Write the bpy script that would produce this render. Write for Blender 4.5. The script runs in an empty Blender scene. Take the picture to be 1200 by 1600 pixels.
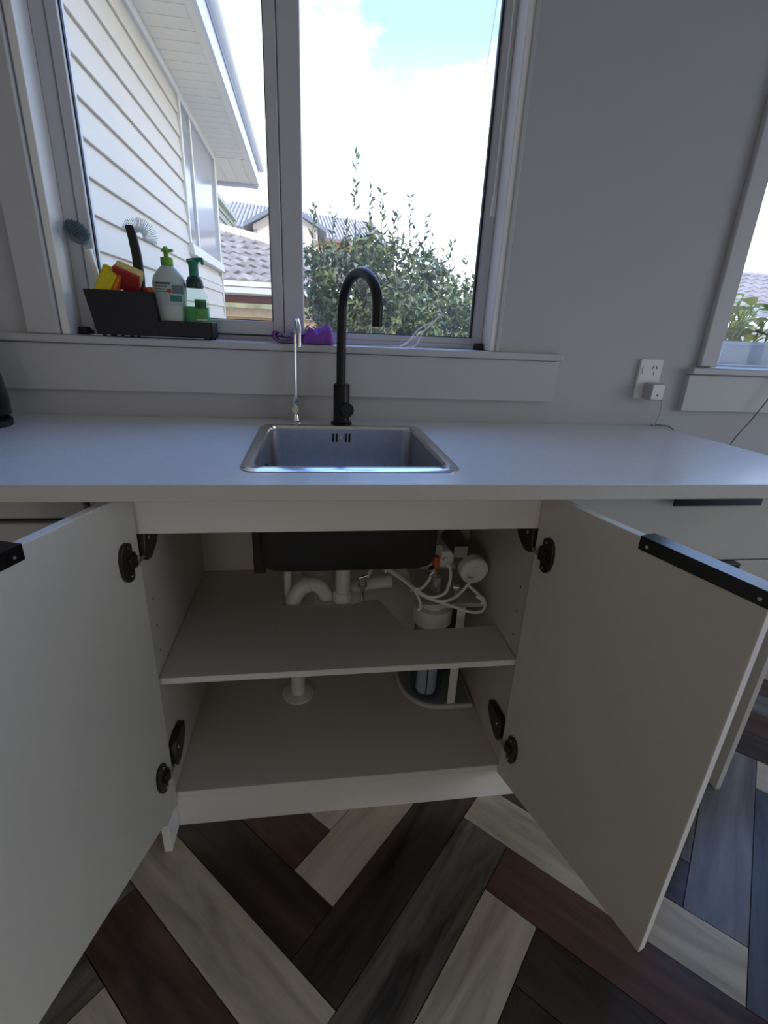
import bpy, bmesh, math, random
from mathutils import Vector, Matrix
random.seed(7)
SC = bpy.context.scene
COL = SC.collection
rad = math.radians

# ------------------------------------------------------------------ camera
def make_camera():
    a, b, c = rad(21.088), rad(8.684), rad(-2.669)
    f = Vector((math.sin(b) * math.cos(a), math.cos(b) * math.cos(a), -math.sin(a)))
    r = Vector((math.cos(b), -math.sin(b), 0))
    d = f.cross(r)
    r2 = r * math.cos(c) + d * math.sin(c)
    d2 = -r * math.sin(c) + d * math.cos(c)
    cam = bpy.data.cameras.new('camera')
    cam.sensor_fit = 'HORIZONTAL'
    cam.sensor_width = 36
    cam.lens = 758.73 * 36 / 1200
    cam.clip_start = 0.02
    cam.clip_end = 300
    o = bpy.data.objects.new('camera', cam)
    COL.objects.link(o)
    m = Matrix.Identity(4)
    for i in range(3):
        m[i][0], m[i][1], m[i][2] = r2[i], -d2[i], -f[i]
    m[0][3], m[1][3], m[2][3] = -0.03415, -1.39971, 1.17744
    o.matrix_world = m
    SC.camera = o
make_camera()

# ------------------------------------------------------------------ sky, sun, exposure
SC.view_settings.view_transform = 'Standard'
SC.view_settings.look = 'None'
SC.view_settings.gamma = 1
SC.view_settings.use_curve_mapping = False
SC.view_settings.exposure = 0.0
SKY_STRENGTH = 3.1

def make_world():
    w = bpy.data.worlds.new('sky')
    SC.world = w
    w.use_nodes = True
    nt = w.node_tree
    nt.nodes.clear()
    N = nt.nodes.new
    out = N('ShaderNodeOutputWorld')
    bg = N('ShaderNodeBackground')
    tc = N('ShaderNodeTexCoord')
    sep = N('ShaderNodeSeparateXYZ')
    nt.links.new(tc.outputs['Generated'], sep.inputs[0])
    grad = N('ShaderNodeValToRGB')
    nt.links.new(sep.outputs['Z'], grad.inputs[0])
    e = grad.color_ramp.elements
    e[0].position = 0.0
    e[0].color = (0.93, 0.94, 0.95, 1)
    e[1].position = 0.80
    e[1].color = (0.17, 0.44, 1.22, 1)
    m = e.new(0.40)
    m.color = (0.25, 0.47, 1.0, 1)
    noi = N('ShaderNodeTexNoise')
    noi.inputs['Scale'].default_value = 2.6
    noi.inputs['Detail'].default_value = 5
    noi.inputs['Roughness'].default_value = 0.55
    mp = N('ShaderNodeMapping')
    mp.inputs['Location'].default_value = (1.7, 2.2, 0.6)
    mp.inputs['Scale'].default_value = (1, 1, 1.6)
    nt.links.new(tc.outputs['Generated'], mp.inputs[0])
    nt.links.new(mp.outputs[0], noi.inputs['Vector'])
    cr = N('ShaderNodeValToRGB')
    cr.color_ramp.elements[0].position = 0.44
    cr.color_ramp.elements[1].position = 0.56
    nt.links.new(noi.outputs['Fac'], cr.inputs[0])
    mix = N('ShaderNodeMix')
    mix.data_type = 'RGBA'
    fade = N('ShaderNodeMapRange')               # cumulus low down, clear sky overhead
    fade.inputs[1].default_value = 0.35
    fade.inputs[2].default_value = 0.75
    fade.inputs[3].default_value = 1.0
    fade.inputs[4].default_value = 0.2
    nt.links.new(sep.outputs['Z'], fade.inputs[0])
    mul = N('ShaderNodeMath')
    mul.operation = 'MULTIPLY'
    nt.links.new(cr.outputs['Color'], mul.inputs[0])
    nt.links.new(fade.outputs[0], mul.inputs[1])
    nt.links.new(mul.outputs[0], mix.inputs[0])
    nt.links.new(grad.outputs['Color'], mix.inputs[6])
    mix.inputs[7].default_value = (0.98, 0.97, 0.96, 1)
    nt.links.new(mix.outputs[2], bg.inputs['Color'])
    bg.inputs['Strength'].default_value = SKY_STRENGTH
    nt.links.new(bg.outputs[0], out.inputs[0])
make_world()

def make_sun():
    l = bpy.data.lights.new('sun', 'SUN')
    l.energy = 4.0
    l.angle = rad(2)
    l.color = (1, 0.93, 0.8)
    o = bpy.data.objects.new('sun', l)
    COL.objects.link(o)
    d = Vector((0.28, 0.62, -0.78))          # high behind the house, over its roof
    o.rotation_euler = d.to_track_quat('-Z', 'Y').to_euler()
make_sun()

def portal(name, loc, rot, sx, sy):
    l = bpy.data.lights.new(name, 'AREA')
    l.shape = 'RECTANGLE'
    l.size, l.size_y = sx, sy
    l.cycles.is_portal = True
    o = bpy.data.objects.new(name, l)
    COL.objects.link(o)
    o.location = loc
    o.rotation_euler = rot
# sky portals in the three glazed openings of the room (sampling guides, they emit nothing themselves)
portal('portal', (-0.09, 0.135, 1.70), (rad(-90), 0, 0), 1.12, 1.15)
portal('portal', (1.83, 0.135, 1.69), (rad(-90), 0, 0), 1.34, 1.18)
portal('portal', (3.25, -1.85, 1.05), (0, rad(90), 0), 2.1, 2.3)

# ------------------------------------------------------------------ materials
MATS = {}
def mat(name, col, rough=0.5, metal=0.0, spec=0.5, var=0.0, vscale=20.0, bump=0.0, bscale=200.0, trans=0.0, alpha=1.0, coat=0.0, sub=0.0):
    if name in MATS:
        return MATS[name]
    m = bpy.data.materials.new(name)
    m.use_nodes = True
    nt = m.node_tree
    b = nt.nodes['Principled BSDF']
    b.inputs['Base Color'].default_value = (*col, 1)
    b.inputs['Roughness'].default_value = rough
    b.inputs['Metallic'].default_value = metal
    b.inputs['Specular IOR Level'].default_value = spec
    b.inputs['Transmission Weight'].default_value = trans
    b.inputs['Coat Weight'].default_value = coat
    tc = None
    if var or bump:
        tc = nt.nodes.new('ShaderNodeTexCoord')
    if var:
        n = nt.nodes.new('ShaderNodeTexNoise')
        n.inputs['Scale'].default_value = vscale
        n.inputs['Detail'].default_value = 4
        nt.links.new(tc.outputs['Object'], n.inputs['Vector'])
        r = nt.nodes.new('ShaderNodeValToRGB')
        r.color_ramp.elements[0].position = 0.3
        r.color_ramp.elements[1].position = 0.7
        r.color_ramp.elements[0].color = (*[c * (1 - var) for c in col], 1)
        r.color_ramp.elements[1].color = (*[min(1, c * (1 + var)) for c in col], 1)
        nt.links.new(n.outputs['Fac'], r.inputs[0])
        nt.links.new(r.outputs[0], b.inputs['Base Color'])
    if bump:
        n = nt.nodes.new('ShaderNodeTexNoise')
        n.inputs['Scale'].default_value = bscale
        n.inputs['Detail'].default_value = 3
        nt.links.new(tc.outputs['Object'], n.inputs['Vector'])
        bp = nt.nodes.new('ShaderNodeBump')
        bp.inputs['Strength'].default_value = bump
        bp.inputs['Distance'].default_value = 0.002
        nt.links.new(n.outputs['Fac'], bp.inputs['Height'])
        nt.links.new(bp.outputs[0], b.inputs['Normal'])
    MATS[name] = m
    return m

def glass_mat(name, tint=(0.95, 0.97, 0.97), haze=0.0, refl=0.9):
    if name in MATS:
        return MATS[name]
    m = bpy.data.materials.new(name)
    m.use_nodes = True
    nt = m.node_tree
    nt.nodes.clear()
    N = nt.nodes.new
    out = N('ShaderNodeOutputMaterial')
    tr = N('ShaderNodeBsdfTransparent')
    tr.inputs[0].default_value = (*tint, 1)
    gl = N('ShaderNodeBsdfGlossy')
    gl.inputs['Roughness'].default_value = 0.02
    geo = N('ShaderNodeNewGeometry')
    dot = N('ShaderNodeVectorMath')
    dot.operation = 'DOT_PRODUCT'
    nt.links.new(geo.outputs['Incoming'], dot.inputs[0])
    nt.links.new(geo.outputs['Normal'], dot.inputs[1])
    def mth(op, a, b=None):
        q = N('ShaderNodeMath')
        q.operation = op
        for i, v in enumerate((a, b)):
            if v is None:
                continue
            if isinstance(v, (int, float)):
                q.inputs[i].default_value = v
            else:
                nt.links.new(v, q.inputs[i])
        return q.outputs[0]
    fr = mth('MULTIPLY_ADD', mth('POWER', mth('SUBTRACT', 1.0, mth('ABSOLUTE', dot.outputs['Value'])), 5.0), 0.6)
    fr.node.inputs[2].default_value = 0.02        # Schlick reflectance, the same from both sides
    mx = N('ShaderNodeMixShader')
    nt.links.new(fr, mx.inputs[0])
    nt.links.new(tr.outputs[0], mx.inputs[1])
    nt.links.new(gl.outputs[0], mx.inputs[2])
    last = mx
    if haze:  # pale translucent veil, uneven by noise
        df = N('ShaderNodeBsdfTranslucent')
        df.inputs[0].default_value = (0.9, 0.92, 0.9, 1)
        tc = N('ShaderNodeTexCoord')
        no = N('ShaderNodeTexNoise')
        no.inputs['Scale'].default_value = 5
        no.inputs['Detail'].default_value = 6
        nt.links.new(tc.outputs['Object'], no.inputs['Vector'])
        mr = N('ShaderNodeMapRange')
        mr.inputs[1].default_value = 0.4
        mr.inputs[2].default_value = 0.75
        mr.inputs[3].default_value = haze * 0.25
        mr.inputs[4].default_value = haze
        nt.links.new(no.outputs['Fac'], mr.inputs[0])
        m2 = N('ShaderNodeMixShader')
        nt.links.new(mr.outputs[0], m2.inputs[0])
        nt.links.new(mx.outputs[0], m2.inputs[1])
        nt.links.new(df.outputs[0], m2.inputs[2])
        last = m2
    nt.links.new(last.outputs[0], out.inputs[0])
    MATS[name] = m
    return m

def plank_mat(name, c1, c2, rough=0.26):
    m = bpy.data.materials.new(name)
    m.use_nodes = True
    nt = m.node_tree
    b = nt.nodes['Principled BSDF']
    N = nt.nodes.new
    tc = N('ShaderNodeTexCoord')
    oi = N('ShaderNodeObjectInfo')
    mul = N('ShaderNodeMath')
    mul.operation = 'MULTIPLY'
    mul.inputs[1].default_value = 37
    nt.links.new(oi.outputs['Random'], mul.inputs[0])
    mp = N('ShaderNodeMapping')
    mp.inputs['Scale'].default_value = (2.2, 16, 1)
    nt.links.new(tc.outputs['Object'], mp.inputs[0])
    cmb = N('ShaderNodeCombineXYZ')
    nt.links.new(mul.outputs[0], cmb.inputs[2])
    add = N('ShaderNodeVectorMath')
    nt.links.new(mp.outputs[0], add.inputs[0])
    nt.links.new(cmb.outputs[0], add.inputs[1])
    n = N('ShaderNodeTexNoise')
    n.inputs['Scale'].default_value = 1.3
    n.inputs['Detail'].default_value = 6
    n.inputs['Roughness'].default_value = 0.6
    n.inputs['Distortion'].default_value = 0.6
    nt.links.new(add.outputs[0], n.inputs['Vector'])
    r = N('ShaderNodeValToRGB')
    r.color_ramp.elements[0].position = 0.32
    r.color_ramp.elements[1].position = 0.68
    r.color_ramp.elements[0].color = (*c1, 1)
    r.color_ramp.elements[1].color = (*c2, 1)
    nt.links.new(n.outputs['Fac'], r.inputs[0])
    nt.links.new(r.outputs[0], b.inputs['Base Color'])
    b.inputs['Roughness'].default_value = rough
    bp = N('ShaderNodeBump')
    bp.inputs['Strength'].default_value = 0.15
    bp.inputs['Distance'].default_value = 0.002
    nt.links.new(n.outputs['Fac'], bp.inputs['Height'])
    nt.links.new(bp.outputs[0], b.inputs['Normal'])
    return m

CREAM = mat('cream_wall_paint', (0.74, 0.66, 0.54), 0.75, var=0.02, vscale=3)
WALL = mat('wall_paint', (0.52, 0.52, 0.535), 0.75, var=0.02, vscale=3, bump=0.08, bscale=120)
CEIL = mat('ceiling_paint', (0.82, 0.82, 0.80), 0.8, var=0.02, vscale=3)
TRIM = mat('trim_paint', (0.56, 0.56, 0.57), 0.45, var=0.02, vscale=5)
TRIM_LIT = mat('trim_paint_lit', (0.92, 0.91, 0.89), 0.3, var=0.01, vscale=5)  # same trim paint, lightened for the daylight on the window jambs
ALU = mat('powder_coated_aluminium', (0.60, 0.60, 0.63), 0.42, var=0.02, vscale=8)
LAM = mat('benchtop_laminate', (0.80, 0.83, 0.86), 0.27, spec=1.0, var=0.025, vscale=90)  # slight blue of the window sky light tinted into the laminate
CAB = mat('cabinet_melamine', (0.62, 0.59, 0.53), 0.42, var=0.015, vscale=40)
DOORM = mat('door_melamine', (0.57, 0.56, 0.53), 0.42, var=0.015, vscale=40)
EDGE = mat('door_edge_band', (0.84, 0.84, 0.83), 0.4, var=0.01)
BLACKM = mat('matte_black_metal', (0.006, 0.006, 0.007), 0.42, spec=0.35, var=0.1, vscale=60)
BLACKAL = mat('black_anodised_aluminium', (0.004, 0.004, 0.005), 0.22, metal=0.0, spec=0.5, var=0.1, vscale=60)
BLACKP = mat('black_plastic', (0.012, 0.012, 0.014), 0.5, var=0.1, vscale=60)
STEEL = mat('brushed_stainless_steel', (0.62, 0.62, 0.62), 0.33, metal=1.0, var=0.06, vscale=120)
STEELR = mat('polished_steel_rim', (0.72, 0.72, 0.74), 0.2, metal=1.0, var=0.03, vscale=100)
CHROME = mat('chrome', (0.85, 0.86, 0.88), 0.08, metal=1.0, var=0.01)
BITUM = mat('black_sound_coating', (0.014, 0.014, 0.015), 0.7, var=0.1, vscale=80)
WPLAST = mat('white_plastic', (0.82, 0.82, 0.80), 0.35, var=0.015, vscale=30)
GPLAST = mat('grey_plastic', (0.45, 0.46, 0.48), 0.4, var=0.02, vscale=30)
PVC = mat('white_pvc', (0.84, 0.83, 0.79), 0.32, var=0.03, vscale=30)
HINGE = mat('dark_bronze_steel', (0.045, 0.04, 0.032), 0.35, metal=0.6, var=0.2, vscale=90)
CADDY = mat('charcoal_plastic', (0.008, 0.011, 0.021), 0.45, spec=0.4, var=0.06, vscale=50)
GLASS = glass_mat('window_glass', haze=0.018)
GLASSD = glass_mat('hazy_window_glass', haze=0.05)
RUBBER = mat('black_rubber', (0.012, 0.012, 0.014), 0.6, var=0.05)
GLUE = mat('grout_under_planks', (0.02, 0.018, 0.016), 0.9, var=0.1)

# ------------------------------------------------------------------ mesh builder
class G:
    def __init__(s, xf=None):
        s.v, s.f, s.xf = [], [], xf
    def add(s, vs, fs):
        o = len(s.v)
        for p in vs:
            p = Vector(p)
            s.v.append(s.xf @ p if s.xf else p)
        s.f += [tuple(i + o for i in f) for f in fs]
        return s
    def box(s, x0, x1, y0, y1, z0, z1):
        return s.add([(x0, y0, z0), (x1, y0, z0), (x1, y1, z0), (x0, y1, z0), (x0, y0, z1), (x1, y0, z1), (x1, y1, z1), (x0, y1, z1)],
                     [(3, 2, 1, 0), (4, 5, 6, 7), (0, 1, 5, 4), (1, 2, 6, 5), (2, 3, 7, 6), (3, 0, 4, 7)])
    def hexa(s, b, t):
        return s.add(list(b) + list(t), [(3, 2, 1, 0), (4, 5, 6, 7), (0, 1, 5, 4), (1, 2, 6, 5), (2, 3, 7, 6), (3, 0, 4, 7)])
    def prism(s, poly, h0, h1, axis=2):
        def P(a, b, h):
            return (a, b, h) if axis == 2 else ((a, h, b) if axis == 1 else (h, a, b))
        n = len(poly)
        vs = [P(a, b, h0) for a, b in poly] + [P(a, b, h1) for a, b in poly]
        fs = [tuple(range(n))[::-1], tuple(range(n, 2 * n))]
        fs += [(i, (i + 1) % n, n + (i + 1) % n, n + i) for i in range(n)]
        return s.add(vs, fs)
    def tube(s, pts, r, n=10, cap=True):
        pts = [Vector(p) for p in pts]
        rs = r if isinstance(r, (list, tuple)) else [r] * len(pts)
        t0 = (pts[1] - pts[0]).normalized()
        up = Vector((0, 0, 1)) if abs(t0.z) < 0.9 else Vector((1, 0, 0))
        a = t0.cross(up).normalized()
        vs = []
        for i, p in enumerate(pts):
            t = (pts[min(i + 1, len(pts) - 1)] - pts[max(i - 1, 0)])
            t = t.normalized() if t.length > 1e-9 else t0
            a = (a - t * a.dot(t)).normalized()
            b = t.cross(a)
            for k in range(n):
                th = 2 * math.pi * k / n
                vs.append(p + (a * math.cos(th) + b * math.sin(th)) * rs[i])
        fs = []
        for i in range(len(pts) - 1):
            for k in range(n):
                fs.append((i * n + k, i * n + (k + 1) % n, (i + 1) * n + (k + 1) % n, (i + 1) * n + k))
        if cap:
            fs.append(tuple(range(n))[::-1])
            fs.append(tuple((len(pts) - 1) * n + k for k in range(n)))
        return s.add(vs, fs)
    def lathe(s, prof, c=(0, 0, 0), axis=(0, 0, 1), n=24, sx=1, sy=1):
        q = Vector((0, 0, 1)).rotation_difference(Vector(axis))
        vs, fs = [], []
        for r, h in prof:
            for k in range(n):
                th = 2 * math.pi * k / n
                vs.append(q @ Vector((r * math.cos(th) * sx, r * math.sin(th) * sy, h)) + Vector(c))
        m = len(prof)
        for i in range(m - 1):
            for k in range(n):
                fs.append((i * n + k, i * n + (k + 1) % n, (i + 1) * n + (k + 1) % n, (i + 1) * n + k))
        fs.append(tuple(range(n))[::-1])
        fs.append(tuple((m - 1) * n + k for k in range(n)))
        return s.add(vs, fs)

def rrect(x0, x1, y0, y1, r, n=6):
    out = []
    for cx, cy, a0 in ((x1 - r, y0 + r, -90), (x1 - r, y1 - r, 0), (x0 + r, y1 - r, 90), (x0 + r, y0 + r, 180)):
        for i in range(n + 1):
            a = rad(a0 + 90 * i / n)
            out.append((cx + r * math.cos(a), cy + r * math.sin(a)))
    return out

def spline(pts, n=8):
    pts = [Vector(p) for p in pts]
    P = [pts[0] * 2 - pts[1]] + pts + [pts[-1] * 2 - pts[-2]]
    out = []
    for i in range(1, len(P) - 2):
        for k in range(n):
            t = k / n
            a, b, c, d = P[i - 1], P[i], P[i + 1], P[i + 2]
            out.append(0.5 * ((2 * b) + (c - a) * t + (2 * a - 5 * b + 4 * c - d) * t * t + (3 * b - a - 3 * c + d) * t ** 3))
    out.append(pts[-1])
    return out

ORG = {}
def tag(o, label=None, cat=None, group=None, kind=None):
    if label: o['label'] = label
    if cat: o['category'] = cat
    if group: o['group'] = group
    if kind: o['kind'] = kind
    return o

def empty(name, loc, label=None, cat=None, group=None, kind=None):
    o = bpy.data.objects.new(name, None)
    o.empty_display_size = 0.05
    COL.objects.link(o)
    o.location = loc
    ORG[o] = Vector(loc)
    return tag(o, label, cat, group, kind)

def obj(name, g, m, parent=None, smooth=False, bevel=0.0, seg=2, label=None, cat=None, group=None, kind=None):
    """verts of g are world coordinates; the origin goes to the base centre"""
    lo = Vector((min(v[i] for v in g.v) for i in range(3)))
    hi = Vector((max(v[i] for v in g.v) for i in range(3)))
    c = Vector(((lo.x + hi.x) / 2, (lo.y + hi.y) / 2, lo.z))
    me = bpy.data.meshes.new(name)
    me.from_pydata([tuple(v - c) for v in g.v], [], g.f)
    bm = bmesh.new()
    bm.from_mesh(me)
    bmesh.ops.recalc_face_normals(bm, faces=bm.faces)
    bm.to_mesh(me)
    bm.free()
    me.materials.append(m)
    if smooth:
        for p in me.polygons:
            p.use_smooth = True
        me.set_sharp_from_angle(angle=rad(40))
    o = bpy.data.objects.new(name, me)
    COL.objects.link(o)
    ORG[o] = c
    if parent is not None:
        o.parent = parent
        o.location = c - ORG[parent]
    else:
        o.location = c
    if bevel:
        b = o.modifiers.new('bevel', 'BEVEL')
        b.width = bevel
        b.segments = seg
        b.limit_method = 'ANGLE'
        b.angle_limit = rad(40)
        if not smooth:
            for p in me.polygons:
                p.use_smooth = True
            me.set_sharp_from_angle(angle=rad(30))
    return tag(o, label, cat, group, kind)

def box(name, x0, x1, y0, y1, z0, z1, m, parent=None, bevel=0.0, **k):
    return obj(name, G().box(x0, x1, y0, y1, z0, z1), m, parent, bevel=bevel, **k)

STR = dict(kind='structure')
# ================================================================== THE SETTING
# room: x -1.75..3.2, y -3.7..0, z 0..2.4
HEAD = 2.28
def room():
    g = G()
    g.box(-1.9, -0.659, 0, 0.14, -0.5, 2.5)
    g.box(-0.659, 0.477, 0, 0.14, -0.5, 1.095)
    g.box(-0.659, 0.477, 0, 0.14, HEAD, 2.5)
    g.box(0.477, 1.165, 0, 0.14, -0.5, 2.5)
    g.box(1.165, 2.5, 0, 0.14, -0.5, 1.075)
    g.box(1.165, 2.5, 0, 0.14, HEAD, 2.5)
    g.box(2.5, 3.35, 0, 0.14, -0.5, 2.5)
    obj('wall_back', g, WALL, label='pale grey plastered kitchen wall with the two windows', cat='wall', **STR)
    box('wall_left', -1.9, -1.75, -3.7, 0, -0.5, 2.5, CREAM, label='plain cream side wall out of view on the left', cat='wall', **STR)
    g = G()
    g.box(3.2, 3.35, -3.7, -3.0, -0.5, 2.5)
    g.box(3.2, 3.35, -0.7, 0, -0.5, 2.5)
    g.box(3.2, 3.35, -3.0, -0.7, 2.1, 2.5)
    g.box(3.2, 3.35, -3.0, -0.7, -0.5, 0)
    obj('wall_right', g, CREAM, label='plain cream side wall with a glazed door out of view on the right', cat='wall', **STR)
    box('wall_front', -1.9, 3.35, -3.85, -3.7, -0.5, 2.5, CREAM, label='cream wall behind the viewer', cat='wall', **STR)
    box('ceiling', -1.9, 3.35, -3.85, 0.16, 2.5, 2.7, CEIL, label='white ceiling above the kitchen', cat='ceiling', **STR)
room()

# floor: herringbone planks, 121 x 605 mm, laid at 45 degrees
PW = 0.121
TAN = plank_mat('plank_weathered_tan', (0.30, 0.265, 0.205), (0.60, 0.545, 0.44))
TAN2 = plank_mat('plank_pale_tan', (0.40, 0.335, 0.27), (0.62, 0.54, 0.45))
RED = plank_mat('plank_red_brown', (0.035, 0.022, 0.018), (0.14, 0.075, 0.055))
DARK = plank_mat('plank_dark_umber', (0.020, 0.015, 0.013), (0.075, 0.055, 0.045))
GREY = plank_mat('plank_dark_grey_brown', (0.035, 0.032, 0.030), (0.20, 0.18, 0.155))
BLUE = plank_mat('plank_slate_skylit', (0.05, 0.058, 0.072), (0.11, 0.125, 0.15))  # slate plank, with blue sky light on the floor tinted in
GREY_LIT = plank_mat('plank_pale_skylit', (0.10, 0.10, 0.105), (0.22, 0.215, 0.21))  # grey plank made paler for the sky light on the floor
PL = [TAN, RED, DARK, GREY, TAN2, DARK, BLUE, GREY_LIT]
def floor():
    fl = box('floor', -1.75, 3.2, -3.7, 0, -0.04, -0.006, GLUE, label='herringbone floor of mixed brown, tan and sky-tinted slate wood planks', cat='floor', **STR)
    me = bpy.data.meshes.new('plank')
    L, W, H = 5 * PW - 0.002, PW - 0.002, 0.006
    g = G().box(-L / 2, L / 2, -W / 2, W / 2, -H, 0)
    base = bpy.data.meshes.new('plank')
    base.from_pydata([tuple(v) for v in g.v], [], g.f)
    bpy.data.meshes.remove(me)
    meshes = {}
    for m in set(PL):
        c = base.copy()
        c.materials.append(m)
        meshes[m] = c
    s2 = math.sqrt(2)
    V0, U0 = 0.553 / s2, -0.73 / s2            # row 0 of the rising planks, its lower end
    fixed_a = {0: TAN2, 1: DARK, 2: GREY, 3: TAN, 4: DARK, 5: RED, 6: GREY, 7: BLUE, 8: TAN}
    fixed_b = {}
    rnd = random.Random(3)
    cnt = 0
    def put(u, v, along_u, m):
        nonlocal cnt
        x, y = (u + v) / s2, (u - v) / s2
        if not (-2.2 < x < 3.6 and -3.9 < y < 0.4):
            return
        an = rad(45) if along_u else rad(-45)
        ca, sa = math.cos(an), math.sin(an)
        poly = [(x + ca * p - sa * q, y + sa * p + ca * q) for p, q in ((-L / 2, -W / 2), (L / 2, -W / 2), (L / 2, W / 2), (-L / 2, W / 2))]
        cut = False
        for ax, lim, sg in ((0, -1.748, 1), (0, 3.198, -1), (1, -3.3, 1), (1, -0.002, -1)):      # trimmed at the walls
            res = []
            for i in range(len(poly)):
                P, Q = poly[i], poly[(i + 1) % len(poly)]
                dp, dq = (P[ax] - lim) * sg, (Q[ax] - lim) * sg
                if dp >= 0:
                    res.append(P)
                else:
                    cut = True
                if dp * dq < 0:
                    t = dp / (dp - dq)
                    res.append((P[0] + (Q[0] - P[0]) * t, P[1] + (Q[1] - P[1]) * t))
            poly = res
            if len(poly) < 3:
                return
        if cut:
            n = len(poly)
            loc = [((px - x) * ca + (py - y) * sa, -(px - x) * sa + (py - y) * ca) for px, py in poly]
            me = bpy.data.meshes.new('plank')
            me.from_pydata([(p, q, -H) for p, q in loc] + [(p, q, 0) for p, q in loc], [],
                           [tuple(range(n))[::-1], tuple(range(n, 2 * n))] + [(i, (i + 1) % n, n + (i + 1) % n, n + i) for i in range(n)])
            me.materials.append(m)
        else:
            me = meshes[m]
        o = bpy.data.objects.new('plank', me)
        COL.objects.link(o)
        o.parent = fl
        o.location = Vector((x, y, 0)) - ORG[fl]
        o.rotation_euler[2] = an
        cnt += 1
    for i in range(-30, 34):
        for k in range(-8, 9):
            u = U0 + (-i + 10 * k + 2.5) * PW
            v = V0 + (i + 0.5) * PW
            m = fixed_a.get(i) if k == 0 else ({5: GREY, 6: GREY_LIT, 7: BLUE, 8: DARK}.get(i) if k == 1 else None)
            put(u, v, True, m or rnd.choice(PL))
    # falling planks: column j (along u), rows i in [5-j, 10-j) modulo 10
    fb = {(0, 'l'): RED, (-1, 'l'): DARK, (-2, 'l'): TAN, (-3, 'l'): RED, (-4, 'l'): TAN,
          (4, 'r'): DARK, (3, 'r'): TAN, (2, 'r'): RED, (1, 'r'): DARK, (0, 'r'): TAN2, (-1, 'r'): GREY}
    for j in range(-34, 36):
        for k in range(-8, 9):
            i0 = 5 - j + 10 * k
            u = U0 + (j + 0.5) * PW
            v = V0 + (i0 + 2.5) * PW
            # left of the rising chain of planks (k < mid) or right of it
            m = None
            if i0 + 5 == -j:
                m = fb.get((j, 'l'))
            if i0 == 5 - j:
                m = fb.get((j, 'r'))
            if i0 == 15 - j:
                m = {8: TAN2, 9: DARK, 10: RED, 7: GREY}.get(j)
            put(u, v, False, m or rnd.choice(PL))
floor()

def fill_lamp():  # warm fill light added behind the viewer, shaped as a lamp on a stand
    x, y = -0.55, -3.1
    wood = mat('oiled_oak', (0.35, 0.22, 0.12), 0.5, var=0.2, vscale=12)
    t = empty('fill_lamp_stand', (x, y, 0), 'small oak stand added behind the viewer for the fill lamp', 'table')
    obj('stand_top', G().lathe([(0.24, 0), (0.25, 0.005), (0.25, 0.022), (0.24, 0.027)], (x, y, 0.573), n=32), wood, t, smooth=True)
    for i in range(3):
        a = 2.1 * i
        obj('leg', G().tube([(x + 0.22 * math.cos(a), y + 0.22 * math.sin(a), 0), (x + 0.13 * math.cos(a), y + 0.13 * math.sin(a), 0.573)], [0.012, 0.018], 10), wood, t, smooth=True)
    c = empty('fill_lamp', (x, y, 0.6005), 'added fill lamp, a lit opal globe behind the viewer', 'lamp')
    m = bpy.data.materials.new('fill_lamp_glow')
    m.use_nodes = True
    p = m.node_tree.nodes['Principled BSDF']
    p.inputs['Base Color'].default_value = (0.9, 0.88, 0.84, 1)
    p.inputs['Emission Color'].default_value = (1.0, 0.90, 0.76, 1)
    p.inputs['Emission Strength'].default_value = FILL_GLOW
    prof = [(0.16 * math.sin(rad(a)), -0.16 * math.cos(rad(a))) for a in range(6, 175, 12)]
    obj('globe', G().lathe(prof, (x, y, 0.845), n=24), m, c, smooth=True)
    obj('lamp_foot', G().lathe([(0.09, 0), (0.09, 0.012), (0.03, 0.02), (0.025, 0.08), (0.05, 0.085), (0.05, 0.10)], (x, y, 0.6005), n=24), BLACKP, c, smooth=True)
FILL_GLOW = 7.5
fill_lamp()

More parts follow.
